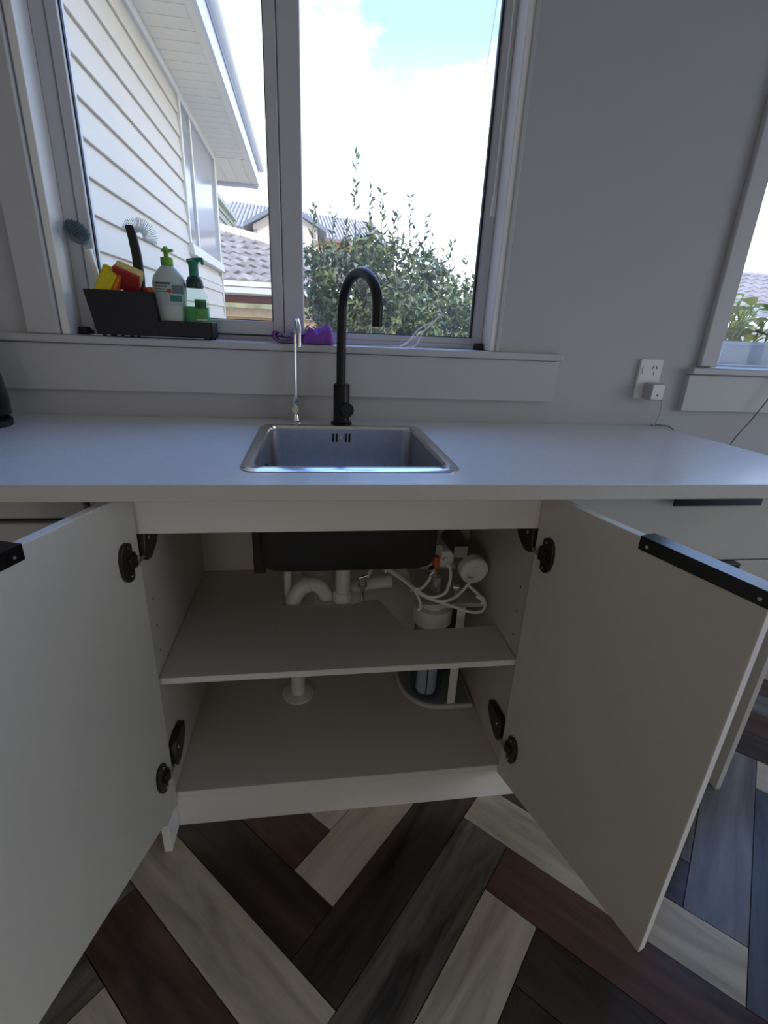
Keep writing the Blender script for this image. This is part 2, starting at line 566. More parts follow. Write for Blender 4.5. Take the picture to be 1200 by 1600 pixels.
# ------------------------------------------------------------------ window 1 over the sink
def window1():
    w = empty('window_1', (-0.09, 0.09, 1.12), 'grey framed kitchen window over the sink with two panes', 'window', **STR)
    # jamb linings
    for x0, x1 in ((-0.659, -0.640), (0.458, 0.477)):
        box('jamb', x0, x1, -0.004, 0.125, 1.1195, HEAD, TRIM_LIT, w, bevel=0.003)
    box('head_lining', -0.659, 0.477, -0.004, 0.125, HEAD - 0.019, HEAD, TRIM, w, bevel=0.003)
    # outer frame
    box('frame_stile', -0.640, -0.607, 0.066, 0.115, 1.1195, HEAD - 0.02, ALU, w, bevel=0.003)
    box('frame_stile', 0.429, 0.458, 0.066, 0.115, 1.1195, HEAD - 0.02, ALU, w, bevel=0.003)
    box('frame_sill_rail', -0.640, 0.458, 0.066, 0.115, 1.1195, 1.133, ALU, w, bevel=0.003)
    box('frame_head_rail', -0.607, 0.429, 0.066, 0.115, HEAD - 0.05, HEAD - 0.02, ALU, w, bevel=0.003)
    box('mullion', -0.113, -0.060, 0.060, 0.115, 1.133, HEAD - 0.05, ALU, w, bevel=0.003)
    # left opening sash
    s = obj('sash', G().box(-0.604, -0.579, 0.060, 0.105, 1.136, HEAD - 0.05).box(-0.143, -0.1145, 0.060, 0.105, 1.136, HEAD - 0.05)
            .box(-0.579, -0.143, 0.060, 0.105, 1.136, 1.172).box(-0.579, -0.143, 0.060, 0.105, HEAD - 0.085, HEAD - 0.05), ALU, w, bevel=0.003)
    box('pane', -0.579, -0.143, 0.083, 0.087, 1.172, HEAD - 0.085, GLASS, s)
    obj('gasket', G().box(-0.581, -0.576, 0.072, 0.082, 1.172, HEAD - 0.085).box(-0.146, -0.142, 0.072, 0.082, 1.172, HEAD - 0.085).box(-0.579, -0.143, 0.072, 0.082, 1.170, 1.174), RUBBER, s)
    obj('back_stop', G().box(-0.609, -0.590, 0.106, 0.116, 1.12, HEAD - 0.05).box(-0.125, -0.10, 0.106, 0.116, 1.12, HEAD - 0.05).box(-0.609, -0.10, 0.106, 0.116, 1.12, 1.15), RUBBER, w)
    # right fixed pane
    b = obj('glazing_bead', G().box(-0.060, 0.429, 0.070, 0.100, 1.133, 1.151).box(0.4245, 0.429, 0.070, 0.1, 1.151, HEAD - 0.05), ALU, w, bevel=0.002)
    box('pane', -0.060, 0.426, 0.083, 0.087, 1.151, HEAD - 0.05, GLASSD, w)
    obj('gasket', G().box(0.4205, 0.426, 0.070, 0.082, 1.151, HEAD - 0.05).box(-0.060, 0.426, 0.071, 0.082, 1.150, 1.153), RUBBER, w)
    for x in (-0.638, 0.434):
        box('rubber_stop', x, x + 0.022, 0.040, 0.064, 1.1195, 1.138, RUBBER, w, bevel=0.002)
    # architrave round the opening
    box('architrave', -0.735, -0.661, -0.016, 0, 1.1195, HEAD + 0.07, TRIM, w, bevel=0.004)
    box('architrave', -0.735, 0.487, -0.016, 0, HEAD, HEAD + 0.07, TRIM, w, bevel=0.004)
    box('jamb_edge_bead', 0.474, 0.487, -0.008, 0, 1.1195, HEAD, TRIM, w, bevel=0.003)
    t = empty('trim_1', (-0.09, -0.01, 0.98), 'pale grey window sill with flat board under it, behind the sink', 'sill', **STR)
    box('sill_board', -1.10, 0.672, -0.034, 0.066, 1.101, 1.1195, TRIM, t, bevel=0.004)
    box('apron_board', -1.06, 0.665, -0.020, 0, 0.985, 1.0995, TRIM, t, bevel=0.002)
window1()

def window2():
    w = empty('window_2', (1.83, 0.09, 1.10), 'grey framed second window at the right with a planter outside', 'window', **STR)
    x0, x1 = 1.119, 2.545
    box('architrave', x0, x0 + 0.058, -0.018, 0, 1.100, HEAD + 0.05, TRIM, w, bevel=0.004)
    box('architrave', x1 - 0.058, x1, -0.018, 0, 1.100, HEAD + 0.05, TRIM, w, bevel=0.004)
    box('architrave', x0, x1, -0.018, 0, HEAD - 0.01, HEAD + 0.05, TRIM, w, bevel=0.004)
    for a in (1.165, 2.488):
        box('jamb', a, a + 0.012, 0, 0.13, 1.100, HEAD, TRIM_LIT, w)
    box('frame_stile', 1.177, 1.200, 0.075, 0.115, 1.100, HEAD, ALU, w, bevel=0.003)
    box('frame_stile', 2.465, 2.488, 0.075, 0.115, 1.100, HEAD, ALU, w, bevel=0.003)
    box('mullion', 1.85, 1.89, 0.075, 0.115, 1.100, HEAD, ALU, w, bevel=0.003)
    box('frame_sill_rail', 1.200, 2.465, 0.075, 0.115, 1.092, 1.104, ALU, w, bevel=0.003)
    box('pane', 1.200, 1.85, 0.092, 0.096, 1.104, HEAD - 0.02, GLASS, w)
    box('pane', 1.89, 2.465, 0.092, 0.096, 1.104, HEAD - 0.02, GLASS, w)
    box('frame_head_rail', 1.177, 2.488, 0.075, 0.115, HEAD - 0.02, HEAD, ALU, w)
    t = empty('trim_2', (1.83, -0.01, 0.96), 'pale grey sill and board under the right-hand window', 'sill', **STR)
    box('sill_board', 1.090, 2.575, -0.032, 0.075, 1.078, 1.098, TRIM, t, bevel=0.004)
    box('apron_board', 1.092, 2.57, -0.020, 0, 0.967, 1.0765, TRIM, t, bevel=0.002)
window2()

def other_openings():
    w = empty('door_1', (3.27, -1.85, 0), 'glazed sliding door in the right wall', 'door', **STR)
    for y in (-3.0, -1.88, -0.76):
        box('frame_stile', 3.24, 3.30, y, y + 0.06, 0, 2.1, ALU, w)
    box('frame_rail', 3.24, 3.30, -2.94, -1.88, 0, 0.06, ALU, w)
    box('frame_rail', 3.24, 3.30, -1.82, -0.76, 0, 0.06, ALU, w)
    box('pane', 3.268, 3.272, -2.94, -1.88, 0.06, 2.1, GLASS, w)
    box('pane', 3.268, 3.272, -1.82, -0.76, 0.06, 2.1, GLASS, w)
other_openings()

# ================================================================== KITCHEN
ZB = 0.917           # benchtop
def benchtop():
    outer = [(-1.748, -0.60), (1.082, -0.60), (1.078, -0.36), (1.052, -0.14), (1.035, -0.001), (-1.748, -0.001)]
    hole = rrect(-0.160, 0.238, -0.517, -0.104, 0.03, 5)
    bm = bmesh.new()
    def loop(pts, z):
        vs = [bm.verts.new((x, y, z)) for x, y in pts]
        return vs, [bm.edges.new((vs[i], vs[(i + 1) % len(vs)])) for i in range(len(vs))]
    vo, eo = loop(outer, ZB)
    vh, eh = loop(hole, ZB)
    r = bmesh.ops.triangle_fill(bm, use_beauty=True, use_dissolve=False, edges=eo + eh)
    top = [f for f in bm.faces]
    ext = bmesh.ops.extrude_face_region(bm, geom=top)
    for v in [e for e in ext['geom'] if isinstance(e, bmesh.types.BMVert)]:
        v.co.z -= 0.0305
    bmesh.ops.recalc_face_normals(bm, faces=bm.faces)
    me = bpy.data.meshes.new('benchtop')
    bm.to_mesh(me)
    bm.free()
    me.materials.append(LAM)
    me.materials.append(mat('benchtop_shaded_front', (0.60, 0.60, 0.58), 0.45, var=0.02, vscale=60))  # same laminate, darkened for the shaded front edge
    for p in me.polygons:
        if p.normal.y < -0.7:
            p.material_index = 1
    o = bpy.data.objects.new('benchtop', me)
    COL.objects.link(o)
    b = o.modifiers.new('bevel', 'BEVEL')
    b.width = 0.002
    b.segments = 2
    b.limit_method = 'ANGLE'
    tag(o, 'pale grey laminate benchtop running along the window wall', 'benchtop')
benchtop()

def sink():
    s = empty('sink', (0.039, -0.312, 0.68), 'square inset stainless steel sink with a polished rim', 'sink')
    ri, ro = 6, 6
    out = rrect(-0.172, 0.250, -0.530, -0.093, 0.035, ri)
    mid = rrect(-0.166, 0.244, -0.524, -0.099, 0.031, ri)
    inn = rrect(-0.150, 0.229, -0.497, -0.112, 0.025, ri)
    edg = rrect(-0.146, 0.225, -0.491, -0.1135, 0.022, ri)
    n = len(out)
    g = G()
    vs = []
    for ring, z in ((out, ZB + 0.0005), (out, ZB + 0.002), (mid, ZB + 0.0045), (inn, ZB + 0.0035), (edg, ZB - 0.002), (edg, ZB - 0.006)):
        vs += [(x, y, z) for x, y in ring]
    fs = []
    for k in range(5):
        for i in range(n):
            fs.append((k * n + i, k * n + (i + 1) % n, (k + 1) * n + (i + 1) % n, (k + 1) * n + i))
    g.add(vs, fs)
    obj('rim', g, STEELR, s, smooth=True)
    # bowl
    def bowl(off, zb, rings):
        vs, fs = [], []
        for ins, z, r in rings:
            vs += [(x, y, z) for x, y in rrect(-0.146 - off + ins, 0.225 + off - ins, -0.491 - off + ins, -0.1135 + off - ins, r, 6)]
        m = len(rings)
        nn = 28
        for k in range(m - 1):
            for i in range(nn):
                fs.append((k * nn + i, k * nn + (i + 1) % nn, (k + 1) * nn + (i + 1) % nn, (k + 1) * nn + i))
        fs.append(tuple((m - 1) * nn + i for i in range(nn)))
        return G().add(vs, fs)
    g = bowl(0, 0, [(0, ZB - 0.006, 0.022), (0.002, 0.80, 0.024), (0.003, 0.715, 0.026), (0.008, 0.698, 0.03), (0.02, 0.688, 0.03), (0.05, 0.685, 0.03)])
    obj('bowl', g, STEEL, s, smooth=True)
    g = bowl(0.003, 0, [(0, ZB - 0.034, 0.024), (0.001, 0.80, 0.026), (0.002, 0.712, 0.028), (0.007, 0.694, 0.03), (0.02, 0.683, 0.03), (0.05, 0.681, 0.03)])
    obj('sound_coating', g, BITUM, s, smooth=True, label='black coating under the steel bowl')
    for x in (0.013, 0.0225, 0.047, 0.0565):
        box('overflow_slot', x, x + 0.0055, -0.1150, -0.1125, 0.878, 0.902, BLACKP, s, bevel=0.001)
    obj('overflow_screw', G().lathe([(0.004, 0), (0.004, 0.002), (0.002, 0.003)], (0.037, -0.1130, 0.890), (0, -1, 0), 12), CHROME, s)
    obj('drain', G().lathe([(0.045, 0), (0.045, 0.002), (0.03, 0.003), (0.025, 0.001)], (0.04, -0.3, 0.6855), (0, 0, 1), 24), CHROME, s, smooth=True)
    obj('black_pad', G().box(-0.163, -0.139, -0.46, -0.30, 0.672, 0.87), BITUM, s, bevel=0.002)
sink()

def taps():
    t = empty('mixer_tap', (0.039, -0.070, ZB), 'tall matte black gooseneck mixer tap behind the sink', 'tap')
    c = Vector((0.039, -0.070, ZB))
    obj('base_ring', G().lathe([(0.029, 0), (0.029, 0.006), (0.0225, 0.010)], c, n=28), BLACKM, t, smooth=True)
    obj('body', G().lathe([(0.0215, 0.004), (0.0215, 0.106), (0.0205, 0.108)], c, n=28), BLACKM, t, smooth=True)
    h = obj('lever_knob', G().lathe([(0.019, -0.002), (0.0195, 0.022), (0.0175, 0.026)], c + Vector((0.007, -0.012, 0.044)), (0.30, -0.95, 0), 24), BLACKM, t, smooth=True)
    # gooseneck: half circle towards the bowl
    d = Vector((0.36, -0.93, 0)).normalized()
    R = 0.094
    pts = [c + Vector((-0.002, 0, 0.10)), c + Vector((-0.002, 0, 0.2)), c + Vector((-0.001, 0, 0.293))]
    top = c + Vector((0, 0, 0.293))
    for i in range(1, 25):
        a = math.pi * i / 24
        pts.append(top + d * (R - R * math.cos(a)) + Vector((0, 0, R * math.sin(a) * 0.82)))
    pts.append(pts[-1] + Vector((0, 0, -0.038)))
    obj('spout', G().tube(pts, 0.0120, 18), BLACKM, t, smooth=True)
    obj('aerator', G().lathe([(0.0095, -0.001), (0.0095, 0.004)], pts[-1] + Vector((0, 0, -0.003)), n=18), CHROME, t)
    # small chrome filter tap
    f = empty('filter_tap', (-0.083, -0.047, ZB), 'slim chrome drinking water tap left of the black mixer', 'tap')
    c = Vector((-0.083, -0.047, ZB))
    obj('base_flange', G().lathe([(0.019, 0), (0.019, 0.003), (0.011, 0.006), (0.0085, 0.02), (0.0085, 0.05), (0.0095, 0.052), (0.0095, 0.066), (0.006, 0.069)], c, n=24), CHROME, f, smooth=True)
    obj('lever_disc', G().lathe([(0.0105, 0), (0.0105, 0.007), (0.009, 0.009)], c + Vector((0.001, -0.008, 0.034)), (-0.25, -0.93, 0.26), 24), CHROME, f, smooth=True)
    pts = [c + Vector((0, 0, 0.06)), c + Vector((0.001, 0, 0.15)), c + Vector((0.002, 0, 0.225))]
    top = pts[-1]
    d = Vector((0.17, -0.98, 0)).normalized()
    for i in range(1, 21):
        a = math.pi * i / 20
        pts.append(top + d * (0.036 - 0.036 * math.cos(a)) + Vector((0, 0, 0.038 * math.sin(a))))
    pts.append(pts[-1] + Vector((0, 0, -0.025)))
    obj('spout', G().tube(pts, [0.0048] * len(pts), 14), CHROME, f, smooth=True)
taps()

# ------------------------------------------------------------------ sink cabinet
GL, GR, GF = -0.372, 0.4405, -0.503
AL, AR = rad(18), rad(17.5)
def door(cab, side):
    if side < 0:
        H = Vector((-0.365, -0.514, 0)); a = AL; zb, zt = 0.085, 0.872
        d = Vector((-math.sin(a), -math.cos(a), 0)); n = Vector((-math.cos(a), math.sin(a), 0))
    else:
        H = Vector((0.432, -0.512, 0)); a = AR; zb, zt = 0.097, 0.868
        d = Vector((math.sin(a), -math.cos(a), 0)); n = Vector((math.cos(a), math.sin(a), 0))
    # local frame: X along the door from the hinge edge, Y out of the outer face, Z up
    M = Matrix(((d.x, n.x, 0, H.x), (d.y, n.y, 0, H.y), (0, 0, 1, 0), (0, 0, 0, 1)))
    W = 0.446 if side < 0 else 0.428
    D = obj('door', G(M).box(0, W, 0, 0.017, zb, zt), DOORM, cab, bevel=0.0012, label='open white cupboard door hinged on the %s' % ('left' if side < 0 else 'right'))
    obj('edge_band', G(M).box(W, W + 0.001, 0.0005, 0.0165, zb, zt), EDGE, D)
    obj('edge_band', G(M).box(0.001, W, 0.0005, 0.0165, zt, zt + 0.001), EDGE, D)
    # folded black edge pull on the top edge
    h0, h1 = 0.229, 0.4285
    prof = [(-0.0018, zt - 0.021), (-0.0002, zt - 0.021), (-0.0002, zt + 0.0012), (0.030, zt + 0.0012), (0.0345, zt - 0.003), (0.0345, zt - 0.016),
            (0.0362, zt - 0.016), (0.0362, zt - 0.002), (0.031, zt + 0.0030), (-0.0018, zt + 0.0030)]
    vs = [(h0, y, z) for y, z in prof] + [(h1, y, z) for y, z in prof]
    k = len(prof)
    fs = [(0, 1, 2, 9), (9, 2, 3, 8), (8, 3, 4, 7), (7, 4, 5, 6)]
    fs = fs + [tuple(reversed([i + k for i in f])) for f in fs]
    fs += [(i, (i + 1) % k, k + (i + 1) % k, k + i) for i in range(k)]
    hd = obj('edge_pull', G(M).add(vs, fs), BLACKAL, D, label='long black folded metal pull on the door top')
    for s in (h0 + 0.015, h1 - 0.012):
        p = M @ Vector((s, -0.0018, zt - 0.0115))
        obj('screw', G().lathe([(0.0032, 0), (0.0030, 0.001), (0.0012, 0.0012), (0.0010, 0.0004)], p, -n, 12), STEELR, D)
    # concealed hinges
    for zc in ((0.751, 0.214) if side < 0 else (0.746, 0.213)):
        poly = []
        for i in range(17):            # cup flange: a long oval plate
            t = -math.pi / 2 + math.pi * i / 16
            poly.append((0.036 + 0.022 * max(0, math.cos(t)) ** 0.7, zc + 0.039 * math.sin(t)))
        poly += [(0.026, zc + 0.034), (0.026, zc + 0.018), (0.018, zc + 0.014), (0.018, zc - 0.014), (0.027, zc - 0.018), (0.028, zc - 0.034)]
        obj('hinge_cup', G(M).prism(poly, -0.0075, 0.0005, axis=1), HINGE, D, bevel=0.0015)
        obj('hinge_boss', G(M).prism([(0.022, zc - 0.014), (0.042, zc - 0.012), (0.044, zc + 0.010), (0.022, zc + 0.012)], -0.013, -0.006, axis=1), HINGE, D, bevel=0.002)
        for dz in (-0.028, 0.030):
            obj('screw', G().lathe([(0.003, 0), (0.0028, 0.0012), (0.001, 0.0014)], M @ Vector((0.037, -0.0075, zc + dz)), -n, 10), STEELR, D)
    return M

def sink_cabinet():
    c = empty('sink_cabinet', (0.034, -0.27, 0), 'white cupboard under the sink with both doors wide open', 'cabinet')
    # side panels with row of pin holes
    ps = []
    ps.append(box('side_panel', GL - 0.016, GL, GF, -0.012, 0.096, 0.886, CAB, c, bevel=0.0008))
    ps.append(box('side_panel', GR, GR + 0.016, GF, -0.012, 0.096, 0.886, CAB, c, bevel=0.0008))
    for p, x, sgn in ((ps[0], GL, 1), (ps[1], GR, -1)):
        for z in (0.49, 0.555, 0.62):
            for y in (-0.46, -0.10):
                obj('pin_hole', G().lathe([(0.003, 0), (0.003, 0.0006)], (x, y, z), (sgn, 0, 0), 10), BLACKP, p)
    box('floor_panel', GL, GR, GF, -0.012, 0.096, 0.112, CAB, c, bevel=0.0008)
    box('floor_edge_band', GL, GR, GF - 0.001, GF, 0.0965, 0.1115, EDGE, c)
    box('back_panel', GL, GR, -0.012, -0.004, 0.096, 0.886, CAB, c)
    box('front_rail', GL, GR, GF, GF + 0.016, 0.787, 0.886, EDGE, c, bevel=0.0008)
    box('kickboard', GL, 0.530, GF - 0.001, GF + 0.014, 0, 0.0955, EDGE, c, bevel=0.0008)
    box('plinth_end', GL - 0.018, GL - 0.0005, -0.567, -0.45, 0, 0.083, EDGE, c, bevel=0.0008)
    # shelf with the rear cut-out
    poly = [(GL + 0.001, -0.500), (GR - 0.001, -0.500), (GR - 0.001, -0.361), (0.200, -0.363), (0.142, -0.208), (0.140, -0.228), (0.062, -0.234), (-0.122, -0.224), (-0.126, -0.016), (GL + 0.001, -0.016)]
    poly[5] = (0.118, -0.212)
    sh = obj('shelf', G().prism(poly, 0.430, 0.446), CAB, c, bevel=0.0008)
    box('edge_band', GL + 0.001, GR - 0.001, -0.501, -0.500, 0.4305, 0.4455, EDGE, sh)
    door(c, -1)
    door(c, 1)
    # hinge arms on the side panels
    for x, s in ((GL, 1), (GR, -1)):
        for z0 in (0.742, 0.205):
            poly = [(-0.512, z0 + 0.006), (-0.500, z0 - 0.012), (-0.478, z0 - 0.016), (-0.440, z0 + 0.0), (-0.418, z0 + 0.022), (-0.418, z0 + 0.046), (-0.452, z0 + 0.054), (-0.492, z0 + 0.056), (-0.505, z0 + 0.040)]
            a, b = sorted((x, x + s * 0.017))
            arm = obj('hinge_arm', G().prism(poly, a, b, axis=0), HINGE, c, bevel=0.002)
            obj('hinge_screw', G().lathe([(0.004, 0), (0.0035, 0.0015), (0.001, 0.0016)], (x + s * 0.017, -0.485, z0 + 0.03), (s, 0, 0), 10), STEELR, arm)
            M0 = Vector((x + s * 0.012, -0.506, z0 + 0.004))
            a = AL if s > 0 else AR
            H = Vector((-0.365, -0.514, 0)) if s > 0 else Vector((0.432, -0.512, 0))
            M1 = H + Vector((-s * math.sin(a), -math.cos(a), 0)) * 0.030 + Vector((s * 0.010, 0, z0 + 0.0))
            d = (M1 - M0)
            q = Matrix.Translation(M0) @ d.to_track_quat('X', 'Z').to_matrix().to_4x4()
            obj('hinge_link', G(q).box(-0.004, d.length + 0.002, -0.003, 0.003, -0.005, 0.005), STEELR, arm, bevel=0.001)
sink_cabinet()

def drawers():
    c = empty('drawer_cabinet', (0.77, -0.27, 0), 'white drawer unit right of the sink cupboard with black pulls', 'cabinet')
    x0, x1 = 0.4575, 1.072
    box('side_panel', x1 - 0.016, x1, GF, -0.012, 0.096, 0.886, CAB, c)
    box('side_panel', x0, x0 + 0.016, GF, -0.012, 0.096, 0.886, CAB, c)
    box('back_panel', x0 + 0.016, x1 - 0.016, -0.012, -0.004, 0.096, 0.886, CAB, c)
    box('top_rail', x0 + 0.016, x1 - 0.016, GF, GF + 0.016, 0.84, 0.886, CAB, c)
    box('kickboard', 0.531, x1, GF - 0.001, GF + 0.014, 0, 0.0955, EDGE, c)
    box('end_panel', x1 + 0.0005, x1 + 0.017, -0.548, -0.004, 0, 0.886, DOORM, c, bevel=0.001)
    zt = 0.866
    for z0, z1, h in ((0.712, zt, True), (0.408, 0.708, True), (0.098, 0.404, True)):
        d = box('drawer_front', x0 + 0.004, x1 - 0.001, -0.5225, -0.5045, z0, z1, DOORM, c, bevel=0.001)
        if h:
            a, b = (0.706, 0.914)
            obj('edge_pull', G().box(a, b, -0.542, -0.5225, z1 - 0.0005, z1 + 0.0022).box(a, b, -0.542, -0.5395, z1 - 0.016, z1 + 0.001), BLACKAL, d, bevel=0.0006)
drawers()

def dishwasher():
    c = empty('dishwasher', (-0.69, -0.27, 0), 'pale grey dishwasher under the bench at the left edge', 'dishwasher')
    m = mat('dishwasher_enamel', (0.58, 0.62, 0.68), 0.35, var=0.01)
    x0, x1 = -0.995, -0.397
    box('body', x0, x1 - 0.002, -0.49, -0.05, 0.02, 0.862, m, c, bevel=0.002)
    box('control_panel', x0, x1 - 0.045, -0.525, -0.492, 0.8285, 0.868, m, c, bevel=0.003)
    box('handle_recess', x0 + 0.01, x1 - 0.05, -0.512, -0.492, 0.8205, 0.8275, BLACKP, c)
    box('front_door', x0, x1 - 0.045, -0.525, -0.492, 0.10, 0.8195, m, c, bevel=0.003)
    box('toe_panel', x0, x1 - 0.045, -0.47, -0.4905, 0.0, 0.018, BLACKP, c)
    box('filler_strip', x1 - 0.040, x1 - 0.004, -0.512, -0.494, 0.02, 0.868, DOORM, c)
dishwasher()

# ------------------------------------------------------------------ plumbing and the water filter
def plumbing():
    t = empty('waste_trap', (0.0, -0.19, 0.44), 'white plastic waste trap and bend under the sink', 'pipe')
    pts = spline([(-0.098, -0.20, 0.425), (-0.090, -0.20, 0.462), (-0.060, -0.195, 0.492), (-0.028, -0.19, 0.486), (-0.006, -0.185, 0.455), (-0.002, -0.182, 0.43)], 6)
    obj('bend', G().tube(pts, 0.021, 18), PVC, t, smooth=True)
    obj('bend_collar', G().tube([(-0.104, -0.20, 0.405), (-0.096, -0.20, 0.437)], 0.0255, 18), PVC, t, smooth=True)
    obj('bend_collar', G().tube([(-0.001, -0.183, 0.41), (-0.003, -0.183, 0.438)], 0.0265, 18), PVC, t, smooth=True)
    obj('bend_collar', G().tube([(-0.068, -0.196, 0.488), (-0.052, -0.194, 0.494)], 0.0235, 18), PVC, t, smooth=True)
    # tail pipe from the drain
    p = obj('tail_pipe', G().tube([(0.042, -0.20, 0.40), (0.042, -0.20, 0.55)], 0.0205, 20), PVC, t, smooth=True)
    obj('collar_nut', G().lathe([(0.0255, 0), (0.0275, 0.006), (0.0275, 0.034), (0.024, 0.04)], (0.042, -0.20, 0.432), n=18), PVC, p, smooth=True)
    obj('black_sleeve', G().tube([(0.042, -0.20, 0.548), (0.042, -0.20, 0.684)], 0.0195, 20), BLACKP, t, smooth=True)
    obj('white_tongue', G().box(0.026, 0.031, -0.226, -0.206, 0.50, 0.60), PVC, t, bevel=0.001)
    obj('side_outlet', G().tube([(0.06, -0.15, 0.452), (0.13, -0.13, 0.455), (0.19, -0.12, 0.455)], 0.021, 18), PVC, t, smooth=True)
    obj('overflow_tube', G().tube(spline([(-0.108, -0.16, 0.40), (-0.112, -0.17, 0.46), (-0.11, -0.18, 0.54), (-0.11, -0.2, 0.62)], 5), 0.011, 12), PVC, t, smooth=True)
    obj('wall_plate', G().box(-0.12, -0.075, -0.10, -0.096, 0.33, 0.60), PVC, t)
    f = empty('floor_waste_pipe', (-0.089, -0.19, 0.112), 'short white pipe with round flange through the cupboard floor', 'pipe')
    obj('pipe', G().tube([(-0.089, -0.193, 0.112), (-0.089, -0.193, 0.425)], 0.0215, 20), PVC, f, smooth=True)
    obj('flange', G().lathe([(0.048, 0), (0.048, 0.004), (0.03, 0.008), (0.023, 0.010)], (-0.089, -0.193, 0.1125), n=28), PVC, f, smooth=True)
    v = empty('stop_valve', (0.095, -0.16, 0.49), 'small chrome isolating valve beside the tail pipe', 'valve')
    obj('valve_body', G().tube([(0.098, -0.19, 0.475), (0.098, -0.19, 0.515)], 0.010, 14), CHROME, v, smooth=True)
    obj('valve_nut', G().lathe([(0.0135, 0), (0.0135, 0.012)], (0.098, -0.19, 0.478), n=6), CHROME, v)
    obj('valve_handle', G().tube([(0.088, -0.198, 0.51), (0.112, -0.198, 0.518)], 0.005, 10), CHROME, v, smooth=True)
    obj('riser', G().tube([(0.098, -0.185, 0.36), (0.098, -0.188, 0.476)], 0.006, 10), CHROME, v, smooth=True)
plumbing()

def water_filter():
    w = empty('water_filter', (0.335, -0.20, 0.112), 'under-sink water filter on a white stand with clear canister', 'water filter')
    grey = mat('grey_stand_enamel', (0.55, 0.56, 0.55), 0.4, var=0.02)
    blue = glass_mat('blue_canister', (0.78, 0.84, 0.94))
    dark = mat('tinted_canister', (0.05, 0.07, 0.11), 0.15, spec=0.7, var=0.05, trans=0.5)
    cart = mat('filter_cartridge', (0.66, 0.68, 0.74), 0.7, var=0.05, vscale=60)
    orange = mat('orange_clip', (0.55, 0.12, 0.03), 0.4, var=0.03)
    # tray
    poly = []
    for i in range(13):
        a = rad(180 + 90 * i / 12)
        poly.append((0.335 + 0.115 * math.cos(a), -0.175 + 0.125 * math.sin(a)))
    poly += [(0.432, -0.300), (0.432, -0.04), (0.22, -0.04)]
    b = obj('base_tray', G().prism(poly, 0.1125, 0.126), grey, w, bevel=0.004)
    inner = [(x * 0.93 + 0.0235, y * 0.93 - 0.012) for x, y in poly]
    obj('tray_floor', G().prism(inner, 0.126, 0.1268), mat('tray_grey', (0.22, 0.24, 0.24), 0.6, var=0.03), b)
    # uprights and top bracket
    obj('upright', G().box(0.352, 0.376, -0.292, -0.289, 0.127, 0.475), WPLAST, w, bevel=0.0008)
    obj('upright', G().box(0.395, 0.417, -0.07, -0.067, 0.127, 0.475), WPLAST, w, bevel=0.0008)
    obj('bracket', G().box(0.245, 0.425, -0.298, -0.06, 0.4755, 0.4785).box(0.257, 0.425, -0.300, -0.298, 0.466, 0.4785), grey, w, bevel=0.0008)
    obj('bracket_back', G().box(0.285, 0.43, -0.10, -0.097, 0.48, 0.62), WPLAST, w, bevel=0.0008)
    # two canisters hanging under the bracket
    for cx, cy in ((0.298, -0.235), (0.372, -0.115)):
        h = obj('canister', G().lathe([(0.040, 0.132), (0.044, 0.138), (0.046, 0.36), (0.049, 0.38), (0.049, 0.40)], (cx, cy, 0), n=28), blue if cx < .3 else dark, w, smooth=True)
        obj('cartridge', G().lathe([(0.030, 0.142), (0.031, 0.145), (0.031, 0.36), (0.028, 0.365)], (cx, cy, 0), n=24), cart, h, smooth=True)
        for k in range(7):
            a = 2 * math.pi * k / 7
            px, py = cx + 0.0465 * math.cos(a), cy + 0.0465 * math.sin(a)
            obj('canister_rib', G().tube([(px, py, 0.15), (px, py, 0.36)], 0.0022, 6), dark, h)
        obj('canister_cap', G().lathe([(0.053, 0.388), (0.056, 0.392), (0.056, 0.432), (0.053, 0.437), (0.035, 0.440), (0.030, 0.4755)], (cx, cy, 0), n=30), WPLAST, w, smooth=True)
    # big horizontal membrane housing and the small inline filter, lying on the bracket
    ax = Vector((0.10, -0.97, -0.10)).normalized()
    c1 = Vector((0.392, -0.275, 0.566))
    m = obj('membrane_housing', G().lathe([(0.030, -0.20), (0.034, -0.195), (0.036, -0.02), (0.036, 0)], c1, ax, 28), mat('grey_housing', (0.25, 0.25, 0.25), 0.5, var=0.03), w, smooth=True)
    obj('end_cap', G().lathe([(0.0395, -0.02), (0.0395, 0.004), (0.036, 0.008), (0.026, 0.009), (0.025, 0.006), (0.017, 0.006), (0.016, 0.010), (0.006, 0.011)], c1, ax, 30), WPLAST, m, smooth=True)
    c2 = Vector((0.312, -0.255, 0.595))
    m2 = obj('inline_filter', G().lathe([(0.022, -0.17), (0.024, -0.165), (0.024, 0)], c2, ax, 24), WPLAST, w, smooth=True)
    obj('end_cap', G().lathe([(0.0265, -0.018), (0.0265, 0.002), (0.024, 0.005), (0.016, 0.006), (0.015, 0.003), (0.008, 0.003), (0.007, 0.012)], c2, ax, 24), WPLAST, m2, smooth=True)
    obj('clip_plate', G().box(0.335, 0.372, -0.262, -0.258, 0.60, 0.632), mat('clip_steel', (0.4, 0.4, 0.38), 0.4, metal=0.5, var=0.03), w)
    obj('clip_plate', G().box(0.278, 0.30, -0.268, -0.264, 0.60, 0.64), MATS['clip_steel'], w)
    obj('orange_clip', G().box(0.276, 0.292, -0.285, -0.262, 0.578, 0.612), orange, w, bevel=0.003)
    obj('elbow_fitting', G().tube([(0.268, -0.29, 0.585), (0.280, -0.285, 0.56), (0.285, -0.28, 0.545)], 0.008, 12).tube([(0.275, -0.29, 0.575), (0.262, -0.295, 0.566)], 0.007, 12), CHROME, w, smooth=True)
    obj('pressure_valve', G().tube([(0.292, -0.27, 0.505), (0.292, -0.27, 0.55)], 0.014, 14), CHROME, w, smooth=True)
